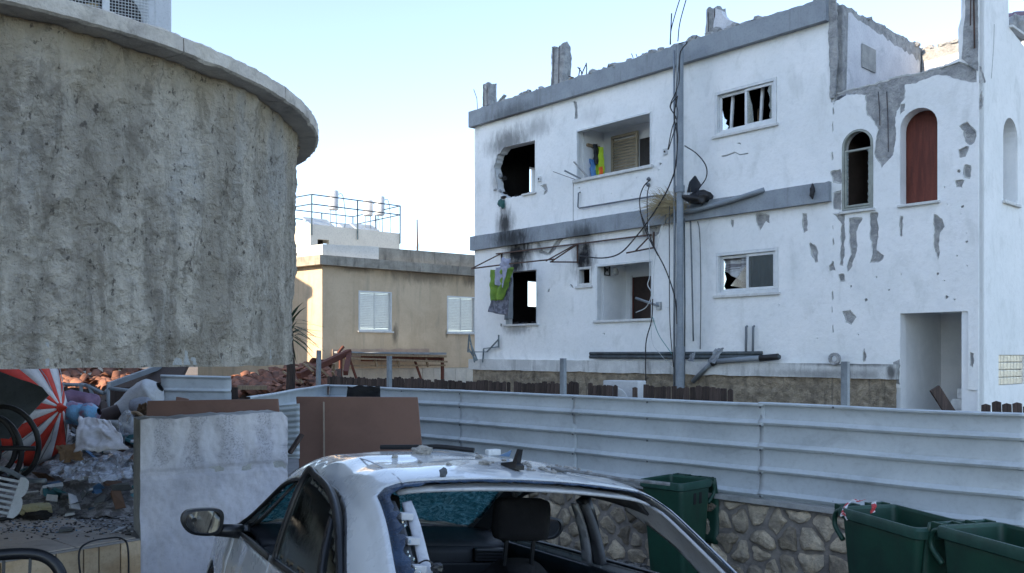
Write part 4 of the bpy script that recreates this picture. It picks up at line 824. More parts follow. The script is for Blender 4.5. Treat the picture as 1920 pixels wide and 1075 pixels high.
# gravel and litter at the wall foot
gm = MB(); gr = random.Random(9)
for k in range(1500):
    u = gr.uniform(3.2, 7.5); d = -abs(gr.gauss(0, .55)) - .03; w_ = FE.w(u, d, 0); s = gr.uniform(.008, .03); gm.rock((w_.x, w_.y, gh(w_.x, w_.y) + s * .3), (s, s * gr.uniform(.6, 1), s * .6), k, 1, .3)
tag(gm.build('gravel', pmat('gravel', (.28, .27, .25), (.14, .14, .135), 14, .9, 0)), 'grey gravel and crumbs at the foot of the stone wall', 'gravel', kind='stuff')
# ------------------------------------------------------------------ dark picket fence
PK = Frame(-3.08 + .705 * 1.2, 14.78 + .709 * 1.2, .709, -.705)
pk = empty('picket_fence', (PK.o.x, PK.o.y, 0), PK.rz); tag(pk, 'weathered dark wooden picket fence behind the metal fence', 'fence')
u = PK.pix(613, 700)[0]; ue = PK.pix(1370, 728)[0]; pr = random.Random(5)
MB().box(u, ue, .03, .07, .75, .83).build('rail', M_wooddark, pk); MB().box(u, ue, .03, .07, 1.2, 1.28).build('rail', M_wooddark, pk)
while u < ue:
    w_ = pr.uniform(.075, .10); h_ = 1.61 + pr.gauss(0, .012) + .02 * noise.noise(Vector((u * .8, 0, 0)))
    gap = (PK.pix(1139, 720)[0] < u < PK.pix(1200, 720)[0] and not abs(u - PK.pix(1147, 720)[0]) < .05 and not abs(u - PK.pix(1185, 720)[0]) < .05) or abs(u - PK.pix(1090, 720)[0]) < .06 or abs(u - PK.pix(955, 718)[0]) < .02
    if not gap: MB().plate([(0, .5 - h_), (w_ - .008, .5 - h_), (w_ - .008 + pr.uniform(-.006, .006), -pr.uniform(0, .02)), (w_ * .5, pr.uniform(-.006, .006)), (pr.uniform(0, .006), -pr.uniform(0, .02))], [], 0, .018).build('picket', M_wooddark, pk, loc=(u, pr.uniform(-.008, .008), h_)).rotation_euler = (pr.gauss(0, .01), pr.gauss(0, .012), 0)
    u += w_
pk2 = empty('picket_fence', (PK.o.x, PK.o.y, 0), PK.rz); tag(pk2, 'short run of dark pickets at the right picture edge', 'fence')
u = PK.pix(1840, 755)[0]; MB().box(u, u + 2.2, .03, .07, 1.2, 1.28).build('rail', M_wooddark, pk2)
for k in range(24): h_ = 1.53 + pr.gauss(0, .012); MB().plate([(0, .5 - h_), (.085, .5 - h_), (.083, -.01), (.04, .003), (.002, -.012)], [], 0, .018).build('picket', M_wooddark, pk2, loc=(u + k * .092, pr.uniform(-.008, .008), h_)).rotation_euler = (0, pr.gauss(0, .02), 0)
# ------------------------------------------------------------------ yucca behind the balcony
yu = empty('yucca', (P(541, 600, 17).x, 17, .5)); tag(yu, 'dark spiky yucca leaves poking out behind the round balcony', 'plant')
M_leaf = pmat('yucca_leaf', (.030, .060, .030), (.045, .08, .035), 3, .6, .1, var=.3)
MB().tube([(0, 0, 0), (.05, 0, 1.2), (0, 0, 2.1)], .10, 8, r1=.07).build('trunk', M_wooddark, yu)
lr_ = random.Random(2)
for k in range(46):
    az = lr_.uniform(0, 6.28); el = lr_.uniform(-.7, 1.3); L_ = lr_.uniform(.5, .75); d = Vector((math.cos(az) * math.cos(el), math.sin(az) * math.cos(el), math.sin(el))); sdv = d.cross(Vector((0, 0, 1))).normalized() * .028; b0 = Vector((0, 0, 2.1 + lr_.uniform(-.25, .1)))
    m = MB(); q = [b0 + d * L_ * t + Vector((0, 0, -.18 * t * t)) for t in (0, .3, .65, 1)]
    m.add([q[0] - sdv * .6, q[0] + sdv * .6, q[1] - sdv, q[1] + sdv, q[2] - sdv * .7, q[2] + sdv * .7, q[3]], [(0, 1, 3, 2), (2, 3, 5, 4), (4, 5, 6)]); m.build('leaf', M_leaf, yu, solid=.004)
# ------------------------------------------------------------------ wrecked white car
th_ = R(25.7); ax = Vector((-math.sin(th_), math.cos(th_), -.04)).normalized(); ay = Vector((-math.cos(th_), -math.sin(th_), .10)); az = ax.cross(ay).normalized(); ay = az.cross(ax).normalized()
car = empty('car'); car.matrix_world = Matrix(((ax.x, ay.x, az.x, C0.x - .045), (ax.y, ay.y, az.y, C0.y - .02), (ax.z, ay.z, az.z, .077), (0, 0, 0, 1)))
tag(car, 'wrecked white sedan with rear window blown out and debris on roof', 'car')
def tab(x, T):
    if x <= T[0][0]: return T[0][1]
    if x >= T[-1][0]: return T[-1][1]
    for i in range(len(T) - 1):
        if x <= T[i + 1][0]:
            x0, y0 = T[i]; x1, y1 = T[i + 1]; h = x1 - x0; t = (x - x0) / h
            def sl(k):
                if k == 0: return (T[1][1] - T[0][1]) / (T[1][0] - T[0][0])
                if k == len(T) - 1: return (T[-1][1] - T[-2][1]) / (T[-1][0] - T[-2][0])
                return (T[k + 1][1] - T[k - 1][1]) / (T[k + 1][0] - T[k - 1][0])
            m0, m1 = sl(i) * h, sl(i + 1) * h
            return (2 * t ** 3 - 3 * t * t + 1) * y0 + (t ** 3 - 2 * t * t + t) * m0 + (-2 * t ** 3 + 3 * t * t) * y1 + (t ** 3 - t * t) * m1
ZR = [(.45, 1.01), (.6, 1.085), (.9, 1.25), (1.1, 1.355), (1.25, 1.412), (1.6, 1.452), (2.0, 1.462), (2.4, 1.445), (2.65, 1.395), (2.9, 1.285), (3.25, 1.10), (3.48, .98)]
WR = [(.45, .72), (.8, .69), (1.1, .655), (1.6, .635), (2.3, .625), (2.65, .63), (3.48, .71)]
ZB = [(.45, .985), (1, .975), (2, .948), (3, .93), (3.48, .92)]; WB = [(.45, .765), (1, .815), (2, .845), (3, .825), (3.48, .805)]
def sec(x, t):
    zr, wr, zb, wb = tab(x, ZR), tab(x, WR), tab(x, ZB), tab(x, WB); zs = max(zr - .055, zb + .012)
    if zr < zs: zr = zs
    B = Vector((wb, zb)); K = Vector((wr, zs)); f1 = min(.09, .45 * (B - K).length); f2 = .15; S1 = K + (B - K).normalized() * f1; R1 = Vector((wr - f2, zr - (zr - zs) * ((wr - f2) / wr) ** 2))
    if t < .5:
        p = B.lerp(S1, t / .5); d = (S1 - B); nn = Vector((d.y, -d.x)).normalized(); return p + nn * .022 * 4 * (t / .5) * (1 - t / .5) * min(1, d.length / .35)
    if t < .65: k = (t - .5) / .15; return S1 * (1 - k) ** 2 + K * 2 * k * (1 - k) + R1 * k * k
    k = (t - .65) / .35; y = lerp(wr - f2, 0, k); return Vector((y, zr - (zr - zs) * (y / wr) ** 2))
def S(x, s, off=0):
    def raw(x, s): q = sec(x, 1 - abs(s)); return Vector((x - 2, q.x * (1 if s >= 0 else -1), q.y))
    p = raw(x, s); 
    if off:
        e = .01; s_ = max(-.985, min(.985, s)); a = raw(x + e, s_) - raw(x - e, s_); b = raw(x, s_ + e) - raw(x, s_ - e); n = a.cross(b)
        if n.z < 0 and abs(s) < .6: n = -n
        if n.y * s < 0 and abs(s) >= .6: n = -n
        p = p + n.normalized() * off
    return p
def clos(pts, n=7):
    q = pts + [pts[0], pts[1]]; c = cr([pts[-1]] + q, n); return [(v.x, v.y) for v in c[n:-n - 1 if True else None]]
def smooth_open(pts, n=6): return [(v.x, v.y) for v in cr([Vector(p) for p in pts], n)]
def panel(name, outline, holes, mat, parent, off=0, thick=.012, step=(.04, .03), fn=None, smooth=True):
    dens = lambda L: [(lerp(a[0], b[0], k / m), lerp(a[1], b[1], k / m)) for a, b in zip(L, L[1:] + L[:1]) for m in [max(1, int(max(abs(a[0] - b[0]) / (step[0] * 1.5), abs(a[1] - b[1]) / (step[1] * 1.5))))] for k in range(m)]
    outline = dens(list(outline)); holes = [dens(list(h)) for h in holes]
    x0 = min(p[0] for p in outline); x1 = max(p[0] for p in outline); s0 = min(p[1] for p in outline); s1 = max(p[1] for p in outline); ex = []
    i = 0; x = x0 + step[0] * .5
    while x < x1:
        s = s0 + step[1] * .5
        while s < s1:
            if pt_in(outline, x, s) and not any(pt_in(h, x, s) for h in holes): ex.append((x, s))
            s += step[1]
        x += step[0]
    v2, fs = cdt(outline, holes, ex); m = MB(); m.add([(fn or S)(v.x, v.y, off) if not callable(off) else S(v.x, v.y, off(v.x, v.y)) for v in v2], fs)
    return m.build(name, mat, parent, smooth, 40, solid=thick)
M_paint = pmat('white_car_paint', (.58, .60, .61), (.53, .55, .56), 1.5, .28, .0, 1, coat=.8, spec=.5, stain=(.38, .36, .33), stain_amt=.3, stain_scale=4, stain_stretch=(1, 1, 1), fine=.04, rough_var=.08)
M_silver = M_paint
M_trim = pmat('black_trim', (.010, .011, .013), (.016, .017, .019), 5, .35, .05, 60)
M_rubber = pmat('black_rubber', (.014, .014, .015), None, 8, .7, .1)
M_dash = pmat('dash_plastic', (.020, .023, .028), (.028, .031, .037), 9, .55, .25, 160, .002)
M_seat = pmat('black_seat', (.008, .008, .010), (.012, .012, .014), 10, .95, .3, 150, .003)
M_gtrim = pmat('grey_trim', (.52, .53, .55), (.45, .46, .48), 3, .7, .1, 100, .001)
M_liner = pmat('headliner', (.10, .105, .115), None, 6, .9, .1)
def G(r=.445, x0=.50, hx=None):   # rear window opening
    top = [(1.235 + .05 * (s / r) ** 2 - (.05 * max(0, (abs(s) - r + .05) / .05) ** 2), s) for s in [lerp(-r, r, i / 30) for i in range(31)]]
    return [(x0, -r)] + top + [(x0, r)]
rear_hole = G()
ws_hole = [(3.43, -.43)] + [(2.62 + .10 * (1 - (s / .43) ** 2) * .4 + .03 * max(0, (abs(s) - .38) / .05) ** 2, s) for s in [lerp(-.43, .43, i / 24) for i in range(25)]] + [(3.43, .43)]
dlo = smooth_open([(3.26, .985), (3.22, .68), (3.08, .59), (2.78, .55), (2.45, .535), (1.8, .53), (1.54, .545), (1.35, .60), (1.18, .70), (1.04, .82), (.93, .985)], 7)
def mir(p): return [(x, -s) for x, s in p]
def So(x, s, off=0):
    p = S(x, s, off)
    if abs(s) < .5 and 1.25 < x < 2.6: d = .012 * noise.noise(Vector((x * 2.6, s * 4.2, 1))) + .005 * noise.noise(Vector((x * 8, s * 9, 4))); p.z += d * min(1, (x - 1.25) * 4) * min(1, (2.6 - x) * 6) - .02 * math.exp(-((x - 1.75) / .12) ** 2 - ((s - .25) / .16) ** 2)
    return p
shell = panel('body_shell', [(.46, -1), (3.47, -1), (3.47, 1), (.46, 1)], [rear_hole, ws_hole, dlo, mir(dlo)], M_paint, car, 0, .012, (.035, .022), So)
# roof seams
for sg in (1, -1): panel('roof_seam', [(1.25, sg * .37), (2.6, sg * .37), (2.6, sg * .374), (1.25, sg * .374)][::sg], [], M_gtrim, shell, .0015, .002, (.04, .02))
# side window trim
def ringo(poly, k, cx=2.0, cs=.78): return [(cx + (x - cx) * (1 + k * .5), cs * (1 if s > 0 else -1) + (s - cs * (1 if s > 0 else -1)) * (1 + k)) for x, s in poly]
for sg in (1, -1):
    D = dlo if sg > 0 else mir(dlo); panel('window_trim', [(x, max(-.985, min(.985, s))) for x, s in ringo(D, .06)], [ringo(D, -.07)], M_trim, car, .006, .02, (.05, .04))
# B pillars
for sg in (1, -1): panel('b_pillar', [(1.98, sg * .985), (2.08, sg * .985), (1.98, sg * .54), (1.89, sg * .54)], [], M_trim, car, -.02, .04, (.05, .05))
# the missing door glass leaves stubs; the rear door frame is sprung outwards
def bent(x, s, off=0):
    k = max(0, (x - .98) / 1.05); h = max(0, (.985 - s) / .45); p = S(x, s, off); return p + Vector((-.02, .055, .055)) * k * h ** 1.3 * 1.3 + Vector((0, .012, 0))
rd = smooth_open([(1.93, .985), (1.91, .76), (1.88, .535), (1.75, .527), (1.54, .54), (1.35, .595), (1.18, .69), (1.04, .81), (.92, .985)], 6)
def shrink(poly, k, cx, cs): return [(cx + (x - cx) * (1 - k), cs + (s - cs) * (1 - k * 1.2)) for x, s in poly]
rdi = shrink(rd, .085, 1.52, .80)
rframe = panel('rear_door_frame', rd, [rdi], M_trim, car, .012, .03, (.05, .03), bent)
M_carglass = glass_mat('car_glass', (.30, .38, .38), .10, .02, .03, 12)
panel('pane', [p for p in shrink(rd, .08, 1.52, .80) ], [], M_carglass, rframe, .0, .004, (.06, .04), bent)
panel('quarter_bar', [(1.17, .965), (1.22, .965), (1.36, .64), (1.32, .65)], [], M_trim, rframe, .012, .02, (.05, .03), bent)
panel('belt_strip', [(.97, .965), (2.02, .965), (2.02, .998), (.97, .998)], [], M_steel, rframe, .016, .008, (.05, .03)); panel('belt_strip', [(2.03, .965), (3.25, .965), (3.25, .998), (2.03, .998)], [], M_trim, car, .014, .008, (.05, .03))
# remains of the rear window stuck in the opening
M_frit = pmat('rear_glass_remains', (.014, .04, .085), (.008, .02, .045), 9, .25, .6, 60, .006, fine=.1, spots=((.35, .45, .5), 90, .07))
inner = []; wr_ = random.Random(8)
for i, (x, s) in enumerate(G(.445)):
    pass
lft = [(lerp(.50, 1.20, i / 34), .412 + .014 * noise.noise(Vector((i * .7, 1, 0))) + .009 * wr_.uniform(-1, 1)) for i in range(35)]
tpp = [(1.222 - .014 + .05 * (s / .445) ** 2 + .007 * wr_.uniform(-1, 1) - (.025 if s > .33 else 0), s) for s in [lerp(.385, -.415, i / 60) for i in range(61)]]
rgt = [(lerp(1.23, .50, i / 30), -.430 + .006 * wr_.uniform(-1, 1)) for i in range(31)]
band = [(.505, .443), (.505, .40)] + lft[1:] + tpp + rgt[1:] + [(.505, -.443)] + [(x - .003, s * .996) for x, s in rear_hole[1:-1]]
panel('rear_window_remains', band, [], M_frit, car, -.004, .004, (.03, .02))
for k in range(14):
    i = wr_.randrange(3, 30); x, s = lft[i]; MB().rock(S(x, s - .01, -.02), (.005, .005, .007), k, 1, .5).build('glass_crumb', M_shard, car)
# inner trims round the opening
panel('header_trim', [(1.21 + .05 * (s / .42) ** 2, s) for s in [lerp(-.42, .385, i / 30) for i in range(31)]] + [(1.33, .385), (1.33, -.42)], [], M_gtrim, car, -.034, .012, (.05, .03))
panel('pillar_trim', [(.50, -.425), (1.18, -.425), (1.26, -.44), (1.50, -.47), (1.56, -.54), (1.42, -.60), (1.24, -.70), (1.10, -.82), (.99, -.95), (.50, -.97)], [], M_gtrim, car, -.03, .012, (.05, .03))
panel('pillar_trim', [(.50, .362), (1.19, .362), (1.19, .385), (.50, .385)], [], M_gtrim, car, -.05, .03, (.05, .01)); panel('pillar_trim', [(.50, .39), (1.22, .40), (1.5, .54), (1.40, .60), (1.23, .70), (1.09, .82), (.99, .95), (.50, .97)], [], M_liner, car, -.05, .012, (.05, .03))
panel('headliner', [(1.34, -.5), (2.58, -.5), (2.58, .5), (1.34, .5)], [], M_liner, car, -.04, .01, (.08, .06))
for k in range(5): q = S(.56 + k * .13, .385, -.035); MB().bbox(q.x - .02, q.x + .02, q.y - .015, q.y + .03, q.z - .015, q.z + .01, .004).build('trim_clip', M_gtrim, car)
q = S(.80, .355, -.03); MB().rock(q, (.018, .02, .018), 3, 2).build('wire_knot', M_trim, car); MB().tube(cr([q, q + Vector((.02, .03, .02)), q + Vector((.06, .05, .0))]), .003, 5).build('wire', M_trim, car)
for sg in (-1,):
    panel('b_pillar_trim', [(2.00, sg * .98), (2.10, sg * .98), (2.02, sg * .56), (1.96, sg * .56)], [], M_gtrim, car, -.065, .012, (.05, .05)); panel('b_pillar_trim', [(1.90, sg * .98), (1.985, sg * .98), (1.93, sg * .56), (1.89, sg * .56)], [], M_liner, car, -.045, .03, (.05, .05))
for sg in (1, -1): panel('a_pillar_trim', [(3.35, sg * .44), (3.24, sg * .6), (2.72, sg * .53), (2.66, sg * .44)], [], M_liner, car, -.04, .012, (.05, .05))
# crazed windscreen
def crazed():
    m = bpy.data.materials.new('crazed_glass'); m.use_nodes = True; t = m.node_tree; t.nodes.clear(); out = nd(t, 'ShaderNodeOutputMaterial'); tc = nd(t, 'ShaderNodeTexCoord'); vec = tc.outputs['Object']
    n1 = noise_n(t, vec, 13, 8, .78, None, 2.2); n2 = noise_n(t, vec, 70, 5, .7, None, 1.0)
    tr = nd(t, 'ShaderNodeBsdfTransparent'); tr.inputs[0].default_value = (.32, .62, .66, 1); df = nd(t, 'ShaderNodeBsdfPrincipled'); df.inputs['Roughness'].default_value = .2
    tl = nd(t, 'ShaderNodeBsdfTranslucent')
    c = mix_rgb(t, ramp(t, n1, .45, .6), (.06, .20, .22), (.50, .74, .77)); c = mix_rgb(t, ramp(t, n2, .58, .66), c, (.65, .78, .80)); t.links.new(c, df.inputs['Base Color']); t.links.new(c, tl.inputs[0])
    b = nd(t, 'ShaderNodeBump'); b.inputs[0].default_value = 1; b.inputs[1].default_value = .03; t.links.new(mth(t, 'ADD', n1, n2), b.inputs['Height']); t.links.new(b.outputs[0], df.inputs['Normal']); t.links.new(b.outputs[0], tl.inputs['Normal'])
    m0 = nd(t, 'ShaderNodeMixShader'); m0.inputs[0].default_value = .7; t.links.new(df.outputs[0], m0.inputs[1]); t.links.new(tl.outputs[0], m0.inputs[2])
    mx = nd(t, 'ShaderNodeMixShader'); t.links.new(ramp(t, n1, .36, .50), mx.inputs[0]); t.links.new(tr.outputs[0], mx.inputs[1]); t.links.new(m0.outputs[0], mx.inputs[2]); t.links.new(mx.outputs[0], out.inputs[0]); return m
def sag(x, s, off=0):
    p = S(x, s, off); k = math.exp(-((x - 3.05) / .25) ** 2 - (s / .3) ** 2); p.z -= .05 * k; p += Vector((.01, .01, .014)) * noise.noise(Vector((x * 13, s * 22, 0))); return p
panel('windscreen', [(3.44, -.44)] + [(x - .01, s * 1.02) for x, s in ws_hole[1:-1]] + [(3.44, .44)], [], crazed(), car, -.006, .004, (.03, .02), sag)
# ---- lower body
WL = [(.0, .60), (.12, .72), (.45, .79), (1, .822), (2, .848), (3, .832), (3.7, .82), (4.2, .77), (4.5, .64), (4.64, .48)]
ZT = [(0, .93), (.2, .965), (.46, .984), (1, .974), (2, .947), (3, .929), (3.35, .924), (3.8, .86), (4.3, .75), (4.5, .68)]
def side(sg):
    def f(x, z, off=0):
        zt = tab(x, ZT); k = (zt - z) / .6; y = tab(x, WL) + .045 * math.sin(min(1, max(0, k)) * 2.4) + (.012 * math.exp(-((z - .78) / .03) ** 2) if .3 < x < 4.2 else 0) - .03 * max(0, k - .7) + off
        if sg > 0 and x > 2.2: y += .012 * noise.noise(Vector((x * 3, z * 3, 2)))
        return Vector((x - 2, sg * y, z))
    return f
def arc(cx, r, a0, a1, n=16): return [(cx + r * math.cos(R(lerp(a0, a1, i / n))), .31 + r * math.sin(R(lerp(a0, a1, i / n)))) for i in range(n + 1)]
def topline(xa, xb, n=10, dz=-.002): return [(lerp(xa, xb, i / n), tab(lerp(xa, xb, i / n), ZT) + dz) for i in range(n + 1)]
for sg in (1, -1):
    f = side(sg)
    panel('rear_quarter', [(.02, .25), (.70, .25)] + arc(1.09, .36, 188, 60, 14) + [(1.30, .70)] + topline(.97, .02), [], M_paint, car, 0, .01, (.06, .05), f)
    dr1 = panel('rear_door', [(1.55, .24), (2.02, .24), (2.05, .6), (2.02, .945)] + topline(2.02, .985) + [(1.06, .9), (1.32, .68), (1.46, .40)], [], M_paint, car, 0, .01, (.06, .05), f)
    dr2 = panel('front_door', [(2.03, .24), (3.06, .24), (3.12, .55), (3.10, .85)] + topline(3.08, 2.03) + [(2.058, .6)], [], M_paint, car, 0, .01, (.06, .05), f)
    for d_, xx in ((dr1, 1.25), (dr2, 2.22)): q = f(xx, .80); MB().bbox(q.x - .10, q.x + .10, q.y - .012 + sg * .02, q.y + .012 + sg * .02, .79, .82, .008).build('handle', M_paint, d_)
    panel('front_fender', [(3.07, .24), (3.38, .24)] + arc(3.74, .36, 190, -8, 18) + [(4.5, .26), (4.55, .5), (4.5, .66)] + topline(4.45, 3.10) + [(3.115, .85), (3.13, .55)], [], M_paint, car, 0, .01, (.06, .05), f)
    for cx in (1.09, 3.74):
        w = MB().lathe([(.20, -.10), (.30, -.105), (.315, -.08), (.318, 0), (.315, .08), (.30, .105), (.20, .10)], 32, Matrix.Translation((cx - 2, sg * .75, .315)) @ Matrix.Rotation(R(90), 4, 'X')).build('wheel', M_rubber, car, True, 40)
        rm = MB(); rm.lathe([(.205, -.09), (.19, -.06), (.03, -.05), (.0, -.055)], 24, Matrix.Translation((cx - 2, sg * .75, .315)) @ Matrix.Rotation(R(90 * sg), 4, 'X')).build('rim', M_steel, w, True, 40)
    panel('sill', [(1.5, .18), (3.3, .18), (3.3, .236), (1.5, .236)], [], M_trim, car, -.02, .02, (.2, .05), f)
    panel('door_card', [(.9, .3), (3.1, .3)] + topline(3.1, .9, 10, -.02), [], M_dash, car, -.06, .02, (.15, .1), f)
def hood(x, y, off=0): z = tab(x, [(3.3, .995), (3.6, .95), (4.0, .87), (4.3, .775), (4.5, .69)]); return Vector((x - 2, y, z - .05 * (y / .75) ** 2 * (1 if x > 3.5 else .8)))
panel('bonnet', [(3.46, -.74), (3.8, -.765), (4.2, -.72), (4.46, -.58), (4.52, 0), (4.46, .58), (4.2, .72), (3.8, .765), (3.46, .74), (3.43, 0)], [], M_paint, car, 0, .01, (.1, .1), hood)
panel('boot_lid', [(.08, -.66), (.46, -.70), (.49, 0), (.46, .70), (.08, .66), (.05, 0)], [], M_paint, car, 0, .01, (.1, .1), lambda x, y, off=0: Vector((x - 2, y, tab(x, [(0, .975), (.5, 1.0)]) - .03 * (y / .7) ** 2)))
def endcap(front):
    def f(a, z, off=0):
        y = a; e = (1 - abs(y / .82) ** 2.6); return Vector((((4.50 + .14 * e - .05 * abs(z - .45)) if front else (.14 - .14 * e + .06 * abs(z - .5))) - 2, y * (1 if True else 1), z))
    return f
panel('rear_bumper', [(-.76, .22), (.76, .22), (.76, .95), (.66, .968), (0, .972), (-.66, .968), (-.76, .95)], [], M_paint, car, 0, .01, (.1, .08), endcap(False)); panel('front_bumper', [(-.72, .2), (.72, .2), (.72, .66), (0, .69), (-.72, .66)], [], M_paint, car, 0, .01, (.1, .08), endcap(True))
for sg in (1, -1):
    MB().bbox(-1.99, -1.88, sg * .6 - .12, sg * .6 + .12, .70, .88, .03).build('tail_light', pmat('tail_red', (.25, .01, .012), None, 4, .15, 0), car); MB().bbox(2.35, 2.53, sg * .58 - .13, sg * .58 + .13, .55, .66, .03).build('headlight', pmat('lamp_glass', (.55, .58, .6), None, 4, .1, 0), car)
MB().box(-1.75, 2.3, -.72, .72, .16, .22).build('floor_pan', M_rubber, car); MB().box(-1.86, -1.05, -.6, .6, .23, .9).build('boot_tub', M_rubber, car)
MB().box(1.45, 1.49, -.74, .74, .23, .88).build('bulkhead', M_rubber, car)
# mirrors
M_mirror = pmat('mirror_glass', (.14, .15, .16), None, 3, .03, 0, metallic=1, rough_var=0)
for sg in (1, -1):
    c = Vector((.99, sg * 1.02, .995)); m = MB(); 
    out_ = [(-.115, .012), (-.10, .05), (-.05, .066), (.04, .072), (.085, .06), (.098, .02), (.09, -.045), (.06, -.068), (0, -.072), (-.06, -.062), (-.10, -.03)]
    ol = [(p[0], p[1]) for p in clos([Vector(p) for p in out_], 4)]
    yy = lambda a: -a * sg * 1.0
    n = len(ol); vs = []
    for (k, dx) in ((.0, .115), (.55, .105), (.86, .07), (1.0, .02), (1.0, -.03), (.82, -.035), (.79, -.02)):
        vs += [c + Vector((dx, yy(p[0]) * k, p[1] * k + .002)) for p in ol]
    fs = [(a * n + i, a * n + (i + 1) % n, (a + 1) * n + (i + 1) % n, (a + 1) * n + i) for a in range(6) for i in range(n)]
    h_ = m.add(vs, fs).build('mirror', M_trim, car, True, 50)
    MB().add([c + Vector((-.022, yy(p[0]) * .80, p[1] * .80 + .002)) for p in ol], [tuple(range(n))]).build('mirror_glass', M_mirror, h_)
    MB().tube([c + Vector((.02, -sg * .06, -.045)), (.99, sg * .88, .95), (1.0, sg * .82, .945)], .032, 10, r1=.04).build('mirror_arm', M_trim, h_, True)
# interior
def seat(y):
    bk = MB(); bk.grid(lambda a, b: ((-.06 if False else 0) + lerp(.02, -.20, b) + .03 * math.cos((a - .5) * 3.1) - .0, y + (a - .5) * lerp(.50, .42 - .14 * max(0, (b - .8) / .2) ** 2, b), lerp(.45, 1.00 - .04 * (2 * a - 1) ** 4, b)), 14, 14)
    o = bk.build('front_seat', M_seat, car, True, solid=.13); MB().bbox(.0, .5, y - .25, y + .25, .38, .50, .05).build('seat_cushion', M_seat, o, True)
    h = MB(); h.bbox(-.27, -.16, y - .14, y + .14, 1.085, 1.285, .05); h.build('headrest', M_seat, o, True, 60)
    for s in (-.07, .07): MB().tube([(-.21, y + s, .97), (-.22, y + s, 1.10)], .011, 8).build('headrest_post', M_trim, o)
    return o
seat(-.24); seat(.50)
rs = MB().bbox(-1.02, -.85, -.66, .66, .4, .90, .05).build('rear_seat', M_seat, car, True, 60); MB().bbox(-.9, -.35, -.66, .66, .35, .48, .05).build('seat_cushion', M_seat, rs, True, 60)
MB().box(-1.52, -1.0, -.66, .66, .925, .95).build('parcel_shelf', M_dash, car)
db = MB(); db.grid(lambda a, b: (lerp(.93, 1.40, b) - .08 * math.sin(b * 3.1) * 0 , (a - .5) * 1.44, .90 + .05 * math.sin(b * 2.2)), 12, 6); dash = db.build('dashboard', M_dash, car, True, solid=.05)
MB().bbox(.90, 1.2, -.72, .72, .45, .89, .04).build('dash_front', M_dash, dash, True, 60)
MB().bbox(.885, .93, -.62, -.22, .62, .80, .015).build('glovebox', M_dash, dash); vt = MB().bbox(.875, .92, -.70, -.50, .80, .885, .015).build('air_vent', M_trim, dash)
MB().bbox(.88, .91, -.70, -.40, .585, .605, .006).build('trim_strip', M_steel, dash)
for k in range(4): MB().bbox(.868, .874, -.69, -.51, .812 + k * .018, .818 + k * .018, .001).build('vent_blade', M_dash, dash)
sw_ = MB().tube([(.74 + .05 * math.sin(a), .37 + .185 * math.cos(a), .86 + .18 * math.sin(a)) for a in [i * 2 * math.pi / 28 for i in range(29)]], .015, 8, False).build('steering_wheel', M_trim, car, True); MB().bbox(.74, .9, .31, .43, .80, .90, .03).build('wheel_hub', M_trim, sw_)
# aerial, wiper left on the roof
q = S(1.44, 0, 0); MB().plate([(-.085, 0), (.07, 0), (.06, .02), (-.03, .03), (-.065, .085), (-.082, .085), (-.07, .03), (-.085, .018)], [], -.012, .012, fn=lambda x, d, z: (q.x - x * -1 - .0, q.y + d * (1.6 if z < .02 else .8), q.z + z - .004)).build('aerial', M_trim, car, True, 50)
# ---- loose things on the car
CM = car.matrix_world.copy()
def onroof(x, s, dz=0): return CM @ (So(x, s) + Vector((0, 0, dz)))
M_chip = pmat('grey_chip', (.36, .34, .31), (.24, .23, .21), 30, .95, .3)
cr_ = random.Random(12)
for k in range(34):
    if k < 14: x, s, z_ = cr_.uniform(1.4, 1.65), cr_.uniform(-.19, -.04), cr_.uniform(.006, .014)
    elif k < 26: x, s, z_ = cr_.uniform(1.45, 2.3), cr_.uniform(-.3, .3), cr_.uniform(.005, .014)
    else: x, s, z_ = cr_.uniform(1.4, 1.75), cr_.uniform(-.36, -.2), cr_.uniform(.005, .012)
    o = MB().rock((0, 0, 0), (z_ * cr_.uniform(1, 1.8), z_ * 1.1, z_ * .8), k, 2, .5).build('rubble_chip', M_chip, loc=onroof(x, s, z_ * .5)); tag(o, *(('small grey rubble chip lying right beside the car aerial', 'rubble chip', 'rubble chips beside the aerial') if k < 14 else ('small grey rubble chip on the front half of the car roof', 'rubble chip', 'rubble chips on the front of the roof') if k < 26 else ('small grey rubble chip near the right edge of car roof', 'rubble chip', 'rubble chips by the right roof edge')))
o = MB().rock((0, 0, 0), (.045, .03, .026), 77, 3, .45).build('rubble_lump', M_chip, loc=onroof(1.95, .16, .015)); tag(o, 'largest rubble lump on the car roof, below the black strip', 'rubble lump')
o = MB().rock((0, 0, 0), (.016, .016, .02), 78, 2, .45).build('rubble_lump', pmat('dark_chip', (.10, .11, .12), None, 9, .9, .2), loc=onroof(1.275, .26, .014)); tag(o, 'dark rubble lump on the rear edge of car roof', 'rubble lump')
o = MB().bbox(-.035, .035, -.02, .02, -.015, .015, .006).build('plaster_chunk', M_sill, loc=onroof(2.05, -.14, .02)); tag(o, 'pale oblong plaster chunk on the far side of car roof', 'plaster chunk'); o.rotation_euler = (0, 0, .5)
o = MB().plate([(-.03, 0), (.02, -.006), (.03, .026), (.0, .012)], [], -.006, .006).build('blue_shard', pmat('blue_plastic', (.10, .18, .30), None, 5, .4, 0), loc=onroof(1.85, -.12, .012)); tag(o, 'small blue plastic shard on the car roof left of the aerial', 'shard')
a, b, c = onroof(2.32, .22, .02), onroof(2.1, .05, .02), onroof(2.0, -.05, .018)
o = MB().tube(cr([a, b.lerp(a, .3), b, c], 5), .013, 6).build('rubber_strip', M_rubber); tag(o, 'long black rubber strip lying across the front of the car roof', 'rubber strip')
a, b, c = onroof(1.50, -.16, .012), onroof(1.40, -.30, .018), onroof(1.38, -.36, .02) ; d_ = c + (c - a).normalized() * .22
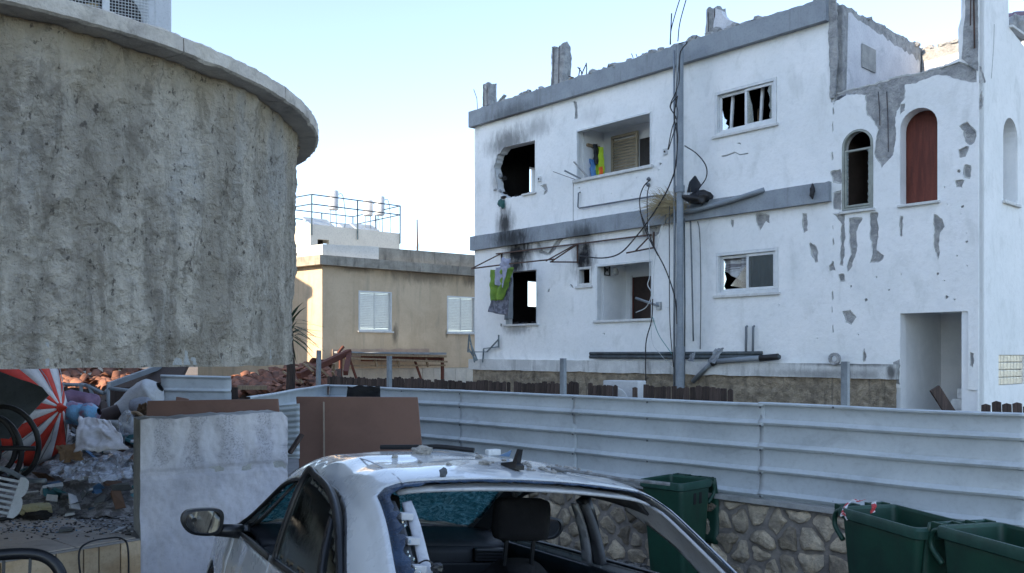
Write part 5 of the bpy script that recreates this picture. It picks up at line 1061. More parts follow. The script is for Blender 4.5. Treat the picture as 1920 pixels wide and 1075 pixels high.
o = MB().tube([a, b, c, d_ + Vector((0, 0, .01))], .008, 6).build('thin_stick', pmat('grey_stick', (.20, .21, .22), (.1, .1, .1), 20, .7, .1)); tag(o, 'thin grey stick overhanging the right edge of the car roof', 'stick')
gm = MB(); 
for k in range(420):
    x = cr_.uniform(.5, .98); y = cr_.uniform(-.64, .64); s = cr_.uniform(.005, .012 if k % 9 else .03); p = CM @ Vector((x - 2, y, .955 + s * .4)); gm.rock(p, (s, s, s * .8), k, 1, .4)
tag(gm.build('glass_crumbs', pmat('glass_crumbs', (.55, .62, .64), (.22, .24, .25), 30, .25, 0)), 'heap of glass crumbs and grit on the rear shelf of car', 'glass crumbs', kind='stuff')
# ------------------------------------------------------------------ wheelie bins
M_bin = pmat('bin_green', (.014, .068, .043), (.011, .048, .033), 3, .45, .12, 40, .003, stain=(.02, .04, .03), stain_amt=.6, stain_scale=3, fine=.1, spec=.5)
M_binrim = pmat('bin_green_worn', (.026, .085, .064), (.017, .06, .046), 6, .5, .15, 50, .003)
def wheelie(loc, rz, label, W=.58, D=.74, H=1.07, lid=True, slots=True):
    """local -y is the front, +y the hinge side"""
    o = empty('wheelie_bin', loc, rz); tag(o, label, 'bin', 'green wheelie bins by the stone wall')
    def ring(w, d, z, r=.06, yc=0, n=4):
        out = []
        for cx, cy, a0 in ((w / 2 - r, d / 2 - r, 0), (-w / 2 + r, d / 2 - r, 90), (-w / 2 + r, -d / 2 + r, 180), (w / 2 - r, -d / 2 + r, 270)):
            for k in range(n + 1): a = R(a0 + 90 * k / n); out.append(Vector((cx + r * math.cos(a), cy + r * math.sin(a) + yc, z)))
        return out
    def loft(rs, close=True):
        m = MB(); n = len(rs[0]); m.v = [tuple(v) for r in rs for v in r]
        for i in range(len(rs) - 1):
            for k in range(n): m.f.append((i * n + k, i * n + (k + 1) % n, (i + 1) * n + (k + 1) % n, (i + 1) * n + k))
        return m, n
    m, n = loft([ring(W * .80, D * .68, .06, .05, .02), ring(W * .86, D * .80, H * .5, .05, .01), ring(W * .92, D * .90, H - .13, .05), ring(W * .93, D * .92, H - .06, .05), ring(W * .88, D * .87, H - .02, .05), ring(W * .78, D * .64, .08, .05, .02)])
    m.f.append(tuple(range(n))); m.f.append(tuple(5 * n + k for k in range(n))); m.build('body', M_bin, o, True, 40)
    m, n = loft([ring(W * .95, D * .94, H - .085, .05), ring(W, D, H - .075, .06), ring(W * 1.01, D * 1.01, H - .02, .06), ring(W * .98, D * .98, H, .055), ring(W * .90, D * .89, H, .05), ring(W * .88, D * .87, H - .04, .05)]); m.build('rim', M_binrim, o, True, 35)
    for x in (-W * .3, W * .3): MB().box(x - .05, x + .05, -D * .455 - .006, -D * .43, .25, .9).build('front_rib', M_bin, o) if False else None
    MB().tube([(-W * .42, D / 2 + .06, H - .01), (-W * .1, D / 2 + .06, H - .01)], .017, 8).build('hinge_bar', M_bin, o, True); MB().tube([(W * .1, D / 2 + .06, H - .01), (W * .42, D / 2 + .06, H - .01)], .017, 8).build('hinge_bar', M_bin, o, True)
    for x in (-W * .4, -W * .12, W * .12, W * .4): MB().bbox(x - .012, x + .012, D / 2 - .02, D / 2 + .075, H - .05, H + .008, .004).build('hinge_lug', M_bin, o)
    if lid: MB().grid(lambda a, b: ((a - .5) * W * .9, D / 2 + .085 + .05 * math.sin(b * 3.0) + .03 * b, H + .0 - b * .72), 8, 10).build('lid', M_bin, o, True, solid=.012)
    for sx in (-1, 1):
        MB().tube(cr([(sx * W * .42, D / 2 - .03, H - .03), (sx * W * .42, D / 2 + .05, H - .06), (sx * W * .42, D / 2 + .07, H - .16), (sx * W * .41, D / 2 - .03, H - .26)], 5), .02, 8).build('handle', M_bin, o, True)
        w = MB().lathe([(.03, -.025), (.09, -.025), (.10, -.015), (.10, .015), (.09, .025), (.03, .025)], 18, Matrix.Translation((sx * W * .44, D * .34, .10)) @ Matrix.Rotation(R(90), 4, 'Y')).build('wheel', M_rubber, o, True, 40)
        for k in range(2 if slots else 0): MB().bbox(sx * W * .46 - .004, sx * W * .46 + .004, -D * .08 + k * .10, -D * .08 + k * .1 + .045, H - .24, H - .12, .004).build('grip_slot', M_black, o)
    return o
def gz(x, y): return gh(x, y)
def wb_(x, y, rz, label, **k): return wheelie((x, y, gz(x, y)), rz, label, **k)
wb_(1.74, 9.35, math.atan2(-.72, .69), 'green wheelie bin standing between the car and the metal fence', W=.56, D=.58)
wb_(2.90, 6.50, math.atan2(.97, -.23) - math.pi / 2 + 0, 'green wheelie bin with red and white tape on its hinge', W=.52, D=.95, lid=False, slots=False)
wb_(3.19, 5.50, math.atan2(.97, -.23) - math.pi / 2, 'green wheelie bin cut by the right picture edge', W=.52, D=.95, slots=False)
M_tape = pmat('warning_tape', (.62, .62, .64), (.48, .03, .035), 9, .5, 0, lo=.49, hi=.51)
tp_ = empty('warning_tape'); tag(tp_, 'torn red and white warning tape tied to the bin hinge', 'tape')
for pts in ([(1640, 940), (1638, 950), (1637, 962)], [(1600, 938), (1590, 945), (1583, 955), (1578, 968), (1585, 962), (1592, 975)], [(1597, 937), (1610, 940), (1620, 938)]):
    Y = 6.55 if pts[0][0] == 1640 else 6.85
    c = cr([P(x, y, Y - .02 * i) for i, (x, y) in enumerate(pts)], 6); m = MB(); m.grid(lambda a, b: c[min(len(c) - 1, int(a * (len(c) - 1) + .5))] + Vector((.018 * (b - .5) * 2, .01 * math.sin(a * 9), .012 * (b - .5))), len(c) - 1, 2); m.build('tape_end', M_tape, tp_, True, solid=.001)
# ------------------------------------------------------------------ painted block wall in front of the car
BW = Frame(-2.83, 6.70, .866, .5)
M_bw = pmat('painted_block', (.62, .61, .65), (.50, .50, .55), 2.2, .9, .5, 22, .012, stain=(.30, .30, .34), stain_amt=.5, stain_scale=2.5, stain_stretch=(1, 1, 1), fine=.08)
def bw_mat():
    t = M_bw.node_tree; p = [n for n in t.nodes if n.type == 'BSDF_PRINCIPLED'][0]; vec = [n for n in t.nodes if n.type == 'TEX_COORD'][0].outputs['Object']
    old = p.inputs['Base Color'].links[0].from_socket; s = nd(t, 'ShaderNodeSeparateXYZ'); t.links.new(vec, s.inputs[0])
    wv = mth(t, 'SINE', mth(t, 'ADD', mth(t, 'MULTIPLY', s.outputs['X'], 24), mth(t, 'MULTIPLY', noise_n(t, vec, 5, 5, .6), 9)))
    up = ramp(t, mth(t, 'ADD', s.outputs['Z'], mth(t, 'MULTIPLY', noise_n(t, vec, 6, 4, .6), .25)), 1.22, 1.32)
    msk = mth(t, 'MULTIPLY', ramp(t, wv, -.2, .35), up); sp = ramp(t, noise_n(t, vec, 75, 3, .6), .50, .60)
    c = mix_rgb(t, mth(t, 'MULTIPLY', msk, mth(t, 'MULTIPLY', sp, .42)), old, (.13, .14, .16)); c = mix_rgb(t, mth(t, 'MULTIPLY', mth(t, 'MULTIPLY', ramp(t, wv, .0, -.5), up), .25), c, (.78, .78, .80)); t.links.new(c, p.inputs['Base Color'])
bw_mat()
bwo = empty('block_wall', (BW.o.x, BW.o.y, 0), BW.rz); tag(bwo, 'roughly painted white block wall stub in front of the car', 'wall')
def wtop(u): return 1.515 + .025 * u + .012 * noise.noise(Vector((u * 6, 0, 0))) + .008 * noise.noise(Vector((u * 21, 2, 0))) - (.05 * max(0, (u - 1.08) / .05) if u > 1.08 else 0)
MB().grid(lambda a, b: (1.13 * a + (.008 * noise.noise(Vector((b * 9, 3, 0))) if a in (0, 1) else 0), .012 * noise.noise(Vector((a * 9, b * 9, 0))) + .006 * noise.noise(Vector((a * 30, b * 30, 0))) - .002 * math.sin(a * 35) * (1 if b > .78 else 0) + (.012 if abs(b - .765) < .012 else 0), lerp(-.3, wtop(1.13 * a), b)), 90, 130).build('front_face', M_bw, bwo, True)
MB().plate([(0.002, -.3), (1.128, -.3)] + [(1.128 - 1.126 * i / 40, wtop(1.128 - 1.126 * i / 40) - .006) for i in range(41)], [], .015, .42).build('blocks', M_conc_l, bwo)
# ------------------------------------------------------------------ tiled terrace
M_tt = pmat('terrace_tile', (.52, .45, .38), (.43, .37, .31), 2, .6, .15, 30, .004, stain=(.16, .14, .13), stain_amt=.55, stain_scale=2.5, stain_stretch=(1, 1, 1), var=.12)
M_ft = pmat('facing_tile', (.42, .29, .165), (.52, .40, .26), 2.5, .7, .25, 25, .005, stretch=(1, 1, 3), var=.28, stain=(.22, .17, .12), stain_amt=.4)
M_grout = pmat('grout', (.30, .29, .28), None, 6, .9, .2)
tpoly = [(-6.6, 2.6), (-3.33, 6.12), (-2.83, 6.70), (-2.97, 6.95), (-2.5, 8.5), (-2.75, 12.3), (-9.5, 12.3), (-9.5, 2.6)]
te = MB().plate(tpoly, [], -.3, .612, fn=lambda x, d, z: (x, z, d)).build('terrace', M_grout); tag(te, kind='structure')
ed = Vector((.5, .58)).normalized(); en = Vector((-ed.y, ed.x)); o0 = Vector((-2.86, 6.70))
for i in range(0, 14):
    for j in range(0, 13):
        c = [o0 - ed * (.45 * i + a) + en * (.45 * j + b) for a in (.005, .445) for b in (.005, .445)]
        if all(pt_in(tpoly, q.x, q.y) for q in c): MB().add([(q.x, q.y, z) for z in (.60, .62) for q in (c[0], c[1], c[3], c[2])], [(0, 1, 2, 3), (4, 5, 6, 7), (0, 1, 5, 4), (1, 2, 6, 5), (2, 3, 7, 6), (3, 0, 4, 7)]).build('floor_tile', M_tt, te)
fx = [0, .16, .32, .62, .98, 1.3, 1.62, 2.0, 2.4, 2.8]
TF = Frame(-2.83 - ed.x * 3, 6.70 - ed.y * 3, ed.x, ed.y)
tr_ = random.Random(3)
for i in range(len(fx) - 1):
    u1_, u0_ = 3 - fx[i], 3 - fx[i + 1]; cuts = [.605, .34 + tr_.uniform(-.08, .08), .08, -.25] if (u1_ - u0_) < .34 else [.605, .30, -.02, -.3]
    for k in range(len(cuts) - 1):
        split = [u0_, (u0_ + u1_) / 2 + tr_.uniform(-.04, .04), u1_] if tr_.random() < .35 and u1_ - u0_ > .3 else [u0_, u1_]
        for q in range(len(split) - 1):
            m = MB(); c = [TF.w(split[q] + .006, -.018, 0), TF.w(split[q + 1] - .006, -.018, 0), TF.w(split[q + 1] - .006, .01, 0), TF.w(split[q] + .006, .01, 0)]
            m.add([(p.x, p.y, z) for z in (cuts[k + 1] + .006, cuts[k] - .006) for p in c], [(0, 1, 2, 3), (4, 5, 6, 7), (0, 1, 5, 4), (1, 2, 6, 5), (2, 3, 7, 6), (3, 0, 4, 7)]); m.build('facing_tile', M_ft, te)
# ------------------------------------------------------------------ boards and loose sheets by the fence corner
M_board = pmat('brown_hardboard', (.20, .112, .080), (.17, .095, .068), 1.5, .75, .1, 40, .002, stain=(.09, .05, .038), stain_amt=.4, stain_scale=2, stain_stretch=(1, 1, 1), fine=.04)
def board(name, quad, th, mat, label, cat, solidn=None, depth=Vector((0, .03, 0))):
    o = MB(); q = [Vector(p) for p in quad]; o.add(q + [p + depth for p in q], [(0, 1, 2, 3), (7, 6, 5, 4), (0, 4, 5, 1), (1, 5, 6, 2), (2, 6, 7, 3), (3, 7, 4, 0)]); b = o.build(name, mat, bevel=.006); return tag(b, label, cat)
b = empty('hardboard_sheet'); tag(b, 'large brown hardboard sheet leaning on the metal fence with pale batten', 'board')
q = [P(566, 1010, 8.9), P(806, 1010, 8.9), P(783, 745, 9.25), P(555, 744, 9.25)]
m = MB(); m.add(q + [p + Vector((0, .03, 0)) for p in q], [(0, 1, 2, 3), (7, 6, 5, 4), (0, 4, 5, 1), (1, 5, 6, 2), (2, 6, 7, 3), (3, 7, 4, 0)]); m.build('panel', M_board, b, bevel=.008)
MB().bar(P(607, 754, 9.18), P(609, 1000, 8.85), .028, .012).build('batten', pmat('batten_wood', (.36, .29, .22), None, 8, .8, .1), b)
board('hardboard_sheet', [P(268, 850, 8.0), P(530, 850, 8.3), P(521, 748, 8.55), P(276, 752, 8.25)], .03, M_board, 'brown hardboard sheet lying behind the painted block wall', 'board')
board('hardboard_sheet', [P(326, 775, 8.8), P(368, 775, 8.8), P(352, 748, 8.9), P(330, 744, 8.9)], .03, M_board, 'small corner of a brown board poking up behind another board', 'board')
cs = MB(); cs.grid(lambda a, b: P(lerp(470, 562, a), lerp(860, 765 - 8 * a, b), 8.75 + .012 * math.sin(b * 60)), 12, 60); tag(cs.build('ribbed_sheet', M_sheet, smooth=True, solid=.004), 'crumpled ribbed white sheet stuck between block wall and brown board', 'metal sheet')
tag(MB().bar(P(543, 850, 8.5), P(566, 815, 8.6), .05, .03).build('wood_offcut', M_wooddark), 'dark wood offcut beside the large brown board', 'wood offcut')
mp = MB(); mp.grid(lambda a, b: P(lerp(302, 434, a), lerp(790, 703 + 3 * a, b), 11.4) + Vector((0, -.03 * max(0, math.sin(b * 21)) ** 6, 0)), 8, 70); tag(mp.build('metal_sheet', M_sheet, smooth=True, angle=40, solid=.004), 'short upright pale ribbed metal panel behind the rubble', 'metal panel')
# dark plastic hung over the fence top
tag(MB().grid(lambda a, b: P(lerp(648 + 4 * b, 713, a), lerp(760, 724 + 4 * noise.noise(Vector((a * 4, 0, 0))), b), 13.1) + Vector((0, .03 * noise.noise(Vector((a * 6, b * 6, 0))), 0)), 14, 10).build('black_sheet', M_char, smooth=True, solid=.02), 'torn black sheet hanging over the metal fence', 'plastic sheet')
# ------------------------------------------------------------------ air conditioner by the picket fence
a2 = empty('air_conditioner', P(1171, 746, 12.3)); a2.rotation_euler = (0, 0, R(-35)); a2.location.z = .55; tag(a2, 'white air conditioner outdoor unit behind the picket fence', 'air conditioner')
MB().bbox(-.27, .27, -.13, .13, .55, 1.11, .015).build('casing', M_boil, a2); MB().bar((-.2, 0, 0), (-.2, 0, .55), .05).build('leg', M_steel, a2); MB().bar((.2, 0, 0), (.2, 0, .55), .05).build('leg', M_steel, a2)
MB().lathe([(.17, 0), (.18, -.006), (.17, -.012), (0, -.012)], 24, Matrix.Translation((-.05, -.13, .83)) @ Matrix.Rotation(R(-90), 4, 'X')).build('fan_grille', M_gw, a2)
# ------------------------------------------------------------------ service pole, conduits, cables on the ruined house
D = -.42
def wl(px, py, d=D): u, z = WH.pix(px, py, d); return WH.w(u, d, z)
po = empty('service_pole', wl(1275, 760)); po.location.z = .5; tag(po, 'tall grey steel service pole with conduits in front of the ruin', 'pole')
bz = po.location.copy()
top = wl(1275, 85); MB().tube([(0, 0, 0), (0, 0, 1.6), (0, 0, 1.605)], .085, 14).build('pole_foot', M_pvc, po, True, 40)
MB().tube([(0, 0, .0), (0, 0, top.z - .5)], .066, 16).build('shaft', M_pvc, po, True, 40)
for z in (1.62, 4.62): MB().tube([(0, 0, z - .06), (0, 0, z + .06)], .088, 16).build('collar', M_pvc, po, True, 40)
for px, w_, y0_, y1_ in ((1264, .022, 95, 760), (1269, .016, 85, 745), (1283, .014, 410, 740)):
    a_ = wl(px, y0_, D + .06); b_ = wl(px, y1_, D + .06); MB().tube([a_ - bz, (a_ + b_) / 2 - bz + Vector((.01, 0, 0)), b_ - bz], w_, 8).build('conduit', M_pvc if px < 1268 else M_darkpipe, po, True)
def cable(pts, r, label, mat=M_black, d=D - .06, name='cable', n=6):
    o = MB().tube(cr([wl(x, y, d) for x, y in pts], n), r, 6).build(name, mat, None, True); return tag(o, label, 'cable', 'loose cables hanging on the ruined house')
k6 = lambda L: [(1050 + .279 * x, 180 + .279 * y) for x, y in L]; k5 = lambda L: [(870 + .335 * x, 400 + .335 * y) for x, y in L]; kz = lambda L: [(1230 + .39 * x, .39 * y) for x, y in L]
cable(k6([(792, 0), (768, 130), (790, 300), (775, 480), (740, 590), (690, 690), (600, 830), (500, 960), (400, 1060), (280, 1090), (130, 1075)]), .014, 'thick black cable sweeping left below the dry grass tuft')
cable(k6([(725, 362), (750, 230), (775, 140), (745, 90), (750, 50), (792, 0)]), .010, 'short black cable curled round the top of the pole')
cable(k6([(838, 335), (920, 390), (980, 470), (982, 550), (935, 620)]), .011, 'black cable looping out right of the pole')
cable(k6([(603, 566), (562, 610), (536, 690), (545, 800), (585, 930), (660, 1075)]), .011, 'left of two black cables hanging from wall stubs')
cable(k6([(602, 596), (586, 680), (590, 900)]), .010, 'right of two black cables hanging from wall stubs')
cable(k6([(737, 740), (734, 900), (736, 1075)]) + k5([(1150, 250), (1152, 600), (1172, 860)]), .009, 'thin black cable dropping straight left of the pole')
cable(k5([(985, -10), (1060, 180), (1130, 320), (1182, 480), (1192, 620)]), .012, 'black cable slanting down over the lower loggia corner')
cable(k5([(1056, 480), (1050, 600), (1018, 730), (1018, 950)]), .012, 'black cable hanging below the lower loggia to the base')
cable(k5([(1034, 60), (1040, 330), (1028, 400), (1050, 450), (1020, 525), (962, 556)]), .009, 'white cable curling in front of the lower loggia door', M_whitecable)
cable(k5([(1055, 580), (1090, 680), (1165, 790)]), .007, 'thin teal cable right of the lower loggia', pmat('teal_cable', (.10, .30, .30), None, 5, .5, 0))
cable(k5([(1110, 60), (1070, 250), (1060, 420), (1050, 700), (1100, 790), (1170, 870)]), .005, 'thin pale wire falling beside the lower loggia', M_whitecable)
cable(kz([(118, 245), (95, 470), (105, 560), (60, 720)]), .010, 'black cable tied along the upper pole')
cable(kz([(70, 215), (72, 150), (95, 60), (120, -20)]), .010, 'left black cable rising from the pole top'); cable(kz([(105, 200), (115, 110), (150, -20)]), .010, 'right black cable rising from the pole top')
cable(kz([(68, 215), (75, 65)]), .012, 'straight black rod sticking up left of the pole top', n=2)
cable(kz([(110, 210), (150, 205), (115, 260), (110, 400), (70, 500), (75, 530), (100, 580), (105, 700), (85, 850)]), .010, 'black cable wound down along the pole shaft')
cable([(1308, 415), (1312, 440), (1314, 540), (1313, 655)], .008, 'thin grey cable clipped to the wall right of pole', M_darkpipe, -.03)
cable([(1294, 395), (1297, 500), (1300, 640)], .016, 'dark conduit fixed to the wall right of pole', M_pipegrey, -.04)
for x, y in ((605, 562), (600, 598)):
    p = wl(*k6([(x, y)])[0], -.03); o = MB().rock((0, 0, 0), (.035, .05, .04), x, 2, .3).build('wall_stub', M_pipegrey, wh); u, z = WH.pix(*k6([(x, y)])[0]); o.location = (u, -.04, z)
# antenna arm by the lower loggia
u0_, z0_ = WH.pix(1236, 574); ar = MB(); ar.tube([(u0_, -.02, z0_), (u0_ - .25, -.25, z0_ + .12), (u0_ - .33, -.33, z0_ + .16)], .025, 8); ar.build('antenna_arm', M_steel, wh); MB().bbox(u0_ - .06, u0_ + .06, -.03, -.001, z0_ - .08, z0_ + .08, .005).build('antenna_plate', M_steel, wh)
# dry grass and junk lodged on the band by the pole
gt = MB(); gr = random.Random(21); base = WH.pix(1262, 392, -.25)
for k in range(520):
    u = base[0] + gr.gauss(0, .16); z = base[1] + gr.uniform(-.05, .12); az_ = gr.gauss(math.pi * .98, .8); L_ = gr.uniform(.15, .55) * (1 if k % 4 else 1.3); el = gr.uniform(-.5, 1.1)
    dv = Vector((math.cos(az_) * math.cos(el), -.5 * gr.random(), math.sin(el))).normalized(); p = Vector((u, -.25 + gr.uniform(-.12, .08), z)); q1 = p + dv * L_ * .6; q2 = p + dv * L_ + Vector((0, 0, -.35 * L_ * L_)); w_ = .004; s_ = Vector((-dv.z, 0, dv.x)) * w_
    gt.add([p - s_, p + s_, q1 + s_ * .8, q1 - s_ * .8, q2], [(0, 1, 2, 3), (3, 2, 4)])
go = gt.build('dry_grass', pmat('straw', (.40, .33, .19), (.27, .22, .13), 9, .9, 0)); go.location = WH.w(0, 0, 0); go.rotation_euler = (0, 0, WH.rz); tag(go, 'tuft of dry straw-coloured grass lodged beside the pole', 'grass', kind='stuff')
o = MB().rock((0, 0, 0), (.22, .14, .13), 14, 3, .7).build('black_rag', M_black, None, True, loc=wl(1312, 372, -.2)); tag(o, 'black plastic rag lying on the storey band right of pole', 'rag')
o = MB().plate([(-.12, -.1), (.1, -.08), (.16, .06), (0, .22), (-.1, .1)], [], -.02, .02).build('dark_sheet', pmat('dark_slate', (.03, .035, .045), None, 5, .5, 0), loc=wl(1300, 352, -.2)); o.rotation_euler = (0, .2, WH.rz); tag(o, 'pointed dark sheet standing among the dry grass', 'sheet')
# grey bags caught on the pipes
M_bag = pmat('grey_bag', (.30, .33, .36), (.22, .24, .27), 8, .45, .4, 20, .02)
def crumple(name, pts, Y, amp, mat, label, cat, n=(20, 16), alpha=False, fr=None, thick=.004, seed=0, dy=0):
    """crumpled sheet through four picture corners: bl, br, tr, tl"""
    A, B, C_, D_ = [P(x, y, Y if not isinstance(Y, (list, tuple)) else Y[i]) for i, (x, y) in enumerate(pts)]
    def f(a, b):
        p = A.lerp(B, a).lerp(D_.lerp(C_, a), b); s = Vector((a * 3 + seed, b * 3, seed)); d = 1 - abs(noise.noise(s * 1.1)) + .5 * (1 - abs(noise.noise(s * 2.7)))
        e = Vector((noise.noise(s + Vector((9, 0, 0))), 0, noise.noise(s + Vector((0, 7, 0))))) * amp * .6
        return p + Vector((0, -amp * (d - .8), 0)) + e + Vector((0, 0, .2 * amp * noise.noise(s * 4)))
    return tag(MB().grid(f, *n).build(name, mat, None, True, solid=thick), label, cat)
crumple('grey_bag', [(1326, 680), (1340, 682), (1358, 652), (1340, 654)], 15.2, .06, M_bag, 'larger grey plastic bag caught on the low wall pipes', 'bag'); crumple('grey_bag', [(1290, 678), (1300, 678), (1304, 660), (1294, 664)], 15.8, .05, M_bag, 'small pale bag caught on the pipe beside the pole', 'bag')
# plank leaning in the doorway
tag(MB().bar(P(1798, 800, 12.2), P(1752, 728, 12.2), .14, .05, Vector((0, 1, 0))).build('plank', M_wooddark), 'dark plank leaning in the tower doorway', 'plank')
# ------------------------------------------------------------------ clothes and things in the openings
M_lime = pmat('lime_cloth', (.24, .38, .06), (.15, .26, .05), 5, .85, .2); M_lilac = pmat('lilac_cloth', (.40, .41, .50), (.30, .31, .40), 7, .9, .3); M_camo = pmat('grey_print', (.22, .23, .28), (.11, .115, .145), 12, .9, .3, lo=.45, hi=.55)
def wcloth(name, quad, d, amp, mat, label, cat, n=(16, 24), seed=0, thick=.006, parent=None):
    U = [WH.pix(x, y, d) for x, y in quad]; A, B, C_, D_ = [Vector((u, d, z)) for u, z in U]
    def f(a, b):
        p = A.lerp(B, a).lerp(D_.lerp(C_, a), b); return p + Vector((.4 * amp * noise.noise(Vector((b * 3, seed, 1))), -amp * (math.sin(a * 9 + seed + b * 2) * (1 - .5 * b) + .6 * noise.noise(Vector((a * 5, b * 5, seed)))), .3 * amp * noise.noise(Vector((a * 4, seed, b)))))
    o = MB().grid(f, *n).build(name, mat, None, True, solid=thick); o.location = WH.w(0, 0, 0); o.rotation_euler = (0, 0, WH.rz); return tag(o, label, cat)
wcloth('garment', [(915, 585), (950, 592), (962, 520), (930, 520)], -.66, .04, M_camo, 'grey printed trousers hanging from the rusty laundry frame', 'clothes', seed=3)
wcloth('garment', [(925, 565), (940, 563), (962, 502), (920, 506)], -.72, .09, M_lime, 'lime green garment hanging over the laundry frame', 'clothes', seed=1)
wcloth('garment', [(925, 532), (945, 540), (952, 500), (930, 502)], -.80, .04, M_lilac, 'pale lilac garment draped on top of the lime green one', 'clothes', seed=5)
o = MB().rock((0, 0, 0), (.11, .08, .13), 6, 3, .6).build('garment', M_lilac, None, True, loc=wl(949, 496, -.62)); tag(o, 'crumpled pale cloth bundle on the laundry frame corner', 'clothes')
wcloth('curtain_strip', [(947, 600), (960, 598), (962, 505), (954, 505)], -.1, .03, M_pvc, 'grey strip hanging in the burnt lower window', 'curtain', seed=8, thick=.01)
wcloth('hi_vis_vest', [(1116, 335), (1131, 331), (1132, 276), (1120, 276)], .48, .05, pmat('hi_vis_yellow', (.45, .62, .04), None, 5, .8, .1), 'hi-vis yellow vest hanging in the upper loggia', 'vest', seed=2)
wcloth('hi_vis_vest', [(1122, 332), (1131, 330), (1131, 312), (1123, 314)], .43, .03, pmat('hi_vis_orange', (.75, .16, .03), None, 5, .8, .1), 'orange hi-vis cloth hanging below the yellow vest', 'vest', seed=4)
wcloth('blue_bag', [(1095, 337), (1116, 334), (1113, 300), (1106, 298)], .40, .06, pmat('blue_bag', (.06, .18, .42), (.10, .25, .5), 8, .6, .2), 'blue cloth bag hanging in the upper loggia', 'bag', seed=7)
wcloth('black_bag', [(1112, 310), (1124, 308), (1121, 270), (1112, 271)], .44, .05, M_black, 'black shoulder bag hanging between vest and blue bag', 'bag', seed=9)
m = MB(); u_, z_ = WH.pix(1105, 272, .35); o = MB().bar(WH.w(3.44, .3, z_), WH.w(3.44, .7, z_), .05, .06).build('coat_rail', M_woodtan); tag(o, 'small wooden coat rail in the upper loggia', 'coat rail')
for (a, b, r, mt, lb) in (((1076, 303), (1106, 337), .03, M_boil, 'white slat standing up on the upper loggia sill'), ((1058, 320), (1098, 340), .03, M_pvc, 'grey slat jutting out over the upper loggia sill'), ((1037, 322), (1090, 341), .012, M_black, 'thin black rod jutting out left of the upper loggia')):
    tag(MB().bar(wl(*a, -.35), wl(*b, .05), r * 1.6, r * .8).build('slat', mt), lb, 'slat')
# picture on the lower loggia wall
fr = empty('wall_picture', (0, 0, 0)); tag(fr, 'small black framed sign with white mark in the lower loggia', 'picture'); fr.location = WH.w(0, 0, 0); fr.rotation_euler = (0, 0, WH.rz)
u_, z_ = WH.pix(1141, 506, .2)
fr.location = WH.w(4.0, WH.pix(1141, 506)[0] - 4.0 and (WH.pix(1141, 506)[0] - 4.0) / 1.05, 0); fr.rotation_euler = (0, 0, WH.rz + math.pi / 2)
frame4('frame', -.09, .09, z_ - .11, z_ + .11, .02, -.03, -.0, fr, M_black); MB().box(-.07, .07, -.006, -.001, z_ - .09, z_ + .09).build('sheet', M_boil, fr); MB().plate([(-.045, z_ - .05), (0, z_), (.045, z_ - .05), (.05, z_ + .06), (0, z_ + .035), (-.05, z_ + .06)], [], -.012, -.008).build('mark', M_black, fr)
lv = MB().lathe([(0, 0), (.06, .02), (.07, .07), (.05, .14), (.01, .16)], 12, Matrix.Translation(WH.w(*[(lambda q: (q[0], .3, q[1] - .1))(WH.pix(1154, 508, .3))][0]))).build('wall_ornament', M_conc_l, None, True); tag(lv, 'pale tassel ornament hanging beside the framed sign', 'ornament')
# ------------------------------------------------------------------ rubbish on the terrace
TZ = .62
def yt(py): return (EYE - TZ) * F / (py - HZ)
M_umr = pmat('umbrella_red', (.62, .05, .028), (.48, .04, .026), 5, .75, .15, 20); M_umw = pmat('umbrella_white', (.66, .64, .64), (.55, .54, .55), 5, .75, .15, 20)
um = empty('umbrella', P(116, 765, 8.3)); um.rotation_euler = Vector((.965, -.25, .08)).to_track_quat('Z', 'Y').to_euler(); tag(um, 'red and white striped umbrella lying open on the rubbish', 'umbrella')
ng = 16
for k in range(ng):
    def gore(a, b, k=k):
        t = (k + a) / ng * 2 * math.pi; r = .54 * b; dr_ = (1 - .05 * math.cos((((k + a) / ng * 8) % 1 - .5) * math.pi) * b)
        return (r * dr_ * math.cos(t), r * dr_ * math.sin(t), -.30 * b - .06 * b * b - .04 * b * math.sin(t * 3 + 1) * b)
    MB().grid(gore, 2, 8).build('panel', M_umr if k % 2 else M_umw, um, True, solid=.003)
MB().tube([(0, 0, .05), (0, 0, -.75)], .008, 6).build('shaft', M_steel, um); MB().lathe([(0, .06), (.01, .05), (.035, -.005), (.05, -.02)], 10).build('cap', M_umr, um)
for k in range(8): t = k / 8 * 6.283; MB().tube([(0, 0, -.03), (.3 * math.cos(t), .3 * math.sin(t), -.15), (.59 * math.cos(t), .59 * math.sin(t), -.37)], .004, 5).build('rib', M_steel, um)
M_dksheet = pmat('dark_grey_sheet', (.050, .058, .060), (.075, .085, .085), 4, .5, .1, 30)
o = MB().plate(jag([(-.45, -.30), (.12, -.36), (.24, -.12), (.36, .05), (.30, .12), (.02, .23), (-.25, .34), (-.45, .32)], .012, .06, 3), [], -.01, .01, fn=lambda x, d, z: (x, d + .10 * math.sin(x * 4 + z * 3), z)).build('dark_sheet', M_dksheet, None, True, 40, loc=P(0, 748, 7.6)); o.rotation_euler = (R(-14), 0, R(10)); tag(o, 'torn dark grey sheet in front of the striped umbrella', 'sheet')
hs = empty('hose_coil', P(20, 835, 7.2)); tag(hs, 'coil of thick black hose in front of the umbrella', 'hose'); hr_ = random.Random(6)
for k in range(5):
    rx, rz_ = .26 - .02 * k, .30 - .025 * k; cx, cz = -.05 - .035 * k + hr_.uniform(-.02, .02), .0 + hr_.uniform(-.03, .03); ph = hr_.uniform(0, 6)
    MB().tube([(cx + rx * math.cos(t), -.07 * k + .05 * math.sin(t + ph), cz + rz_ * math.sin(t)) for t in [i / 40 * 6.1 - 2.6 for i in range(41)]], .022, 8).build('loop', M_black, hs, True)
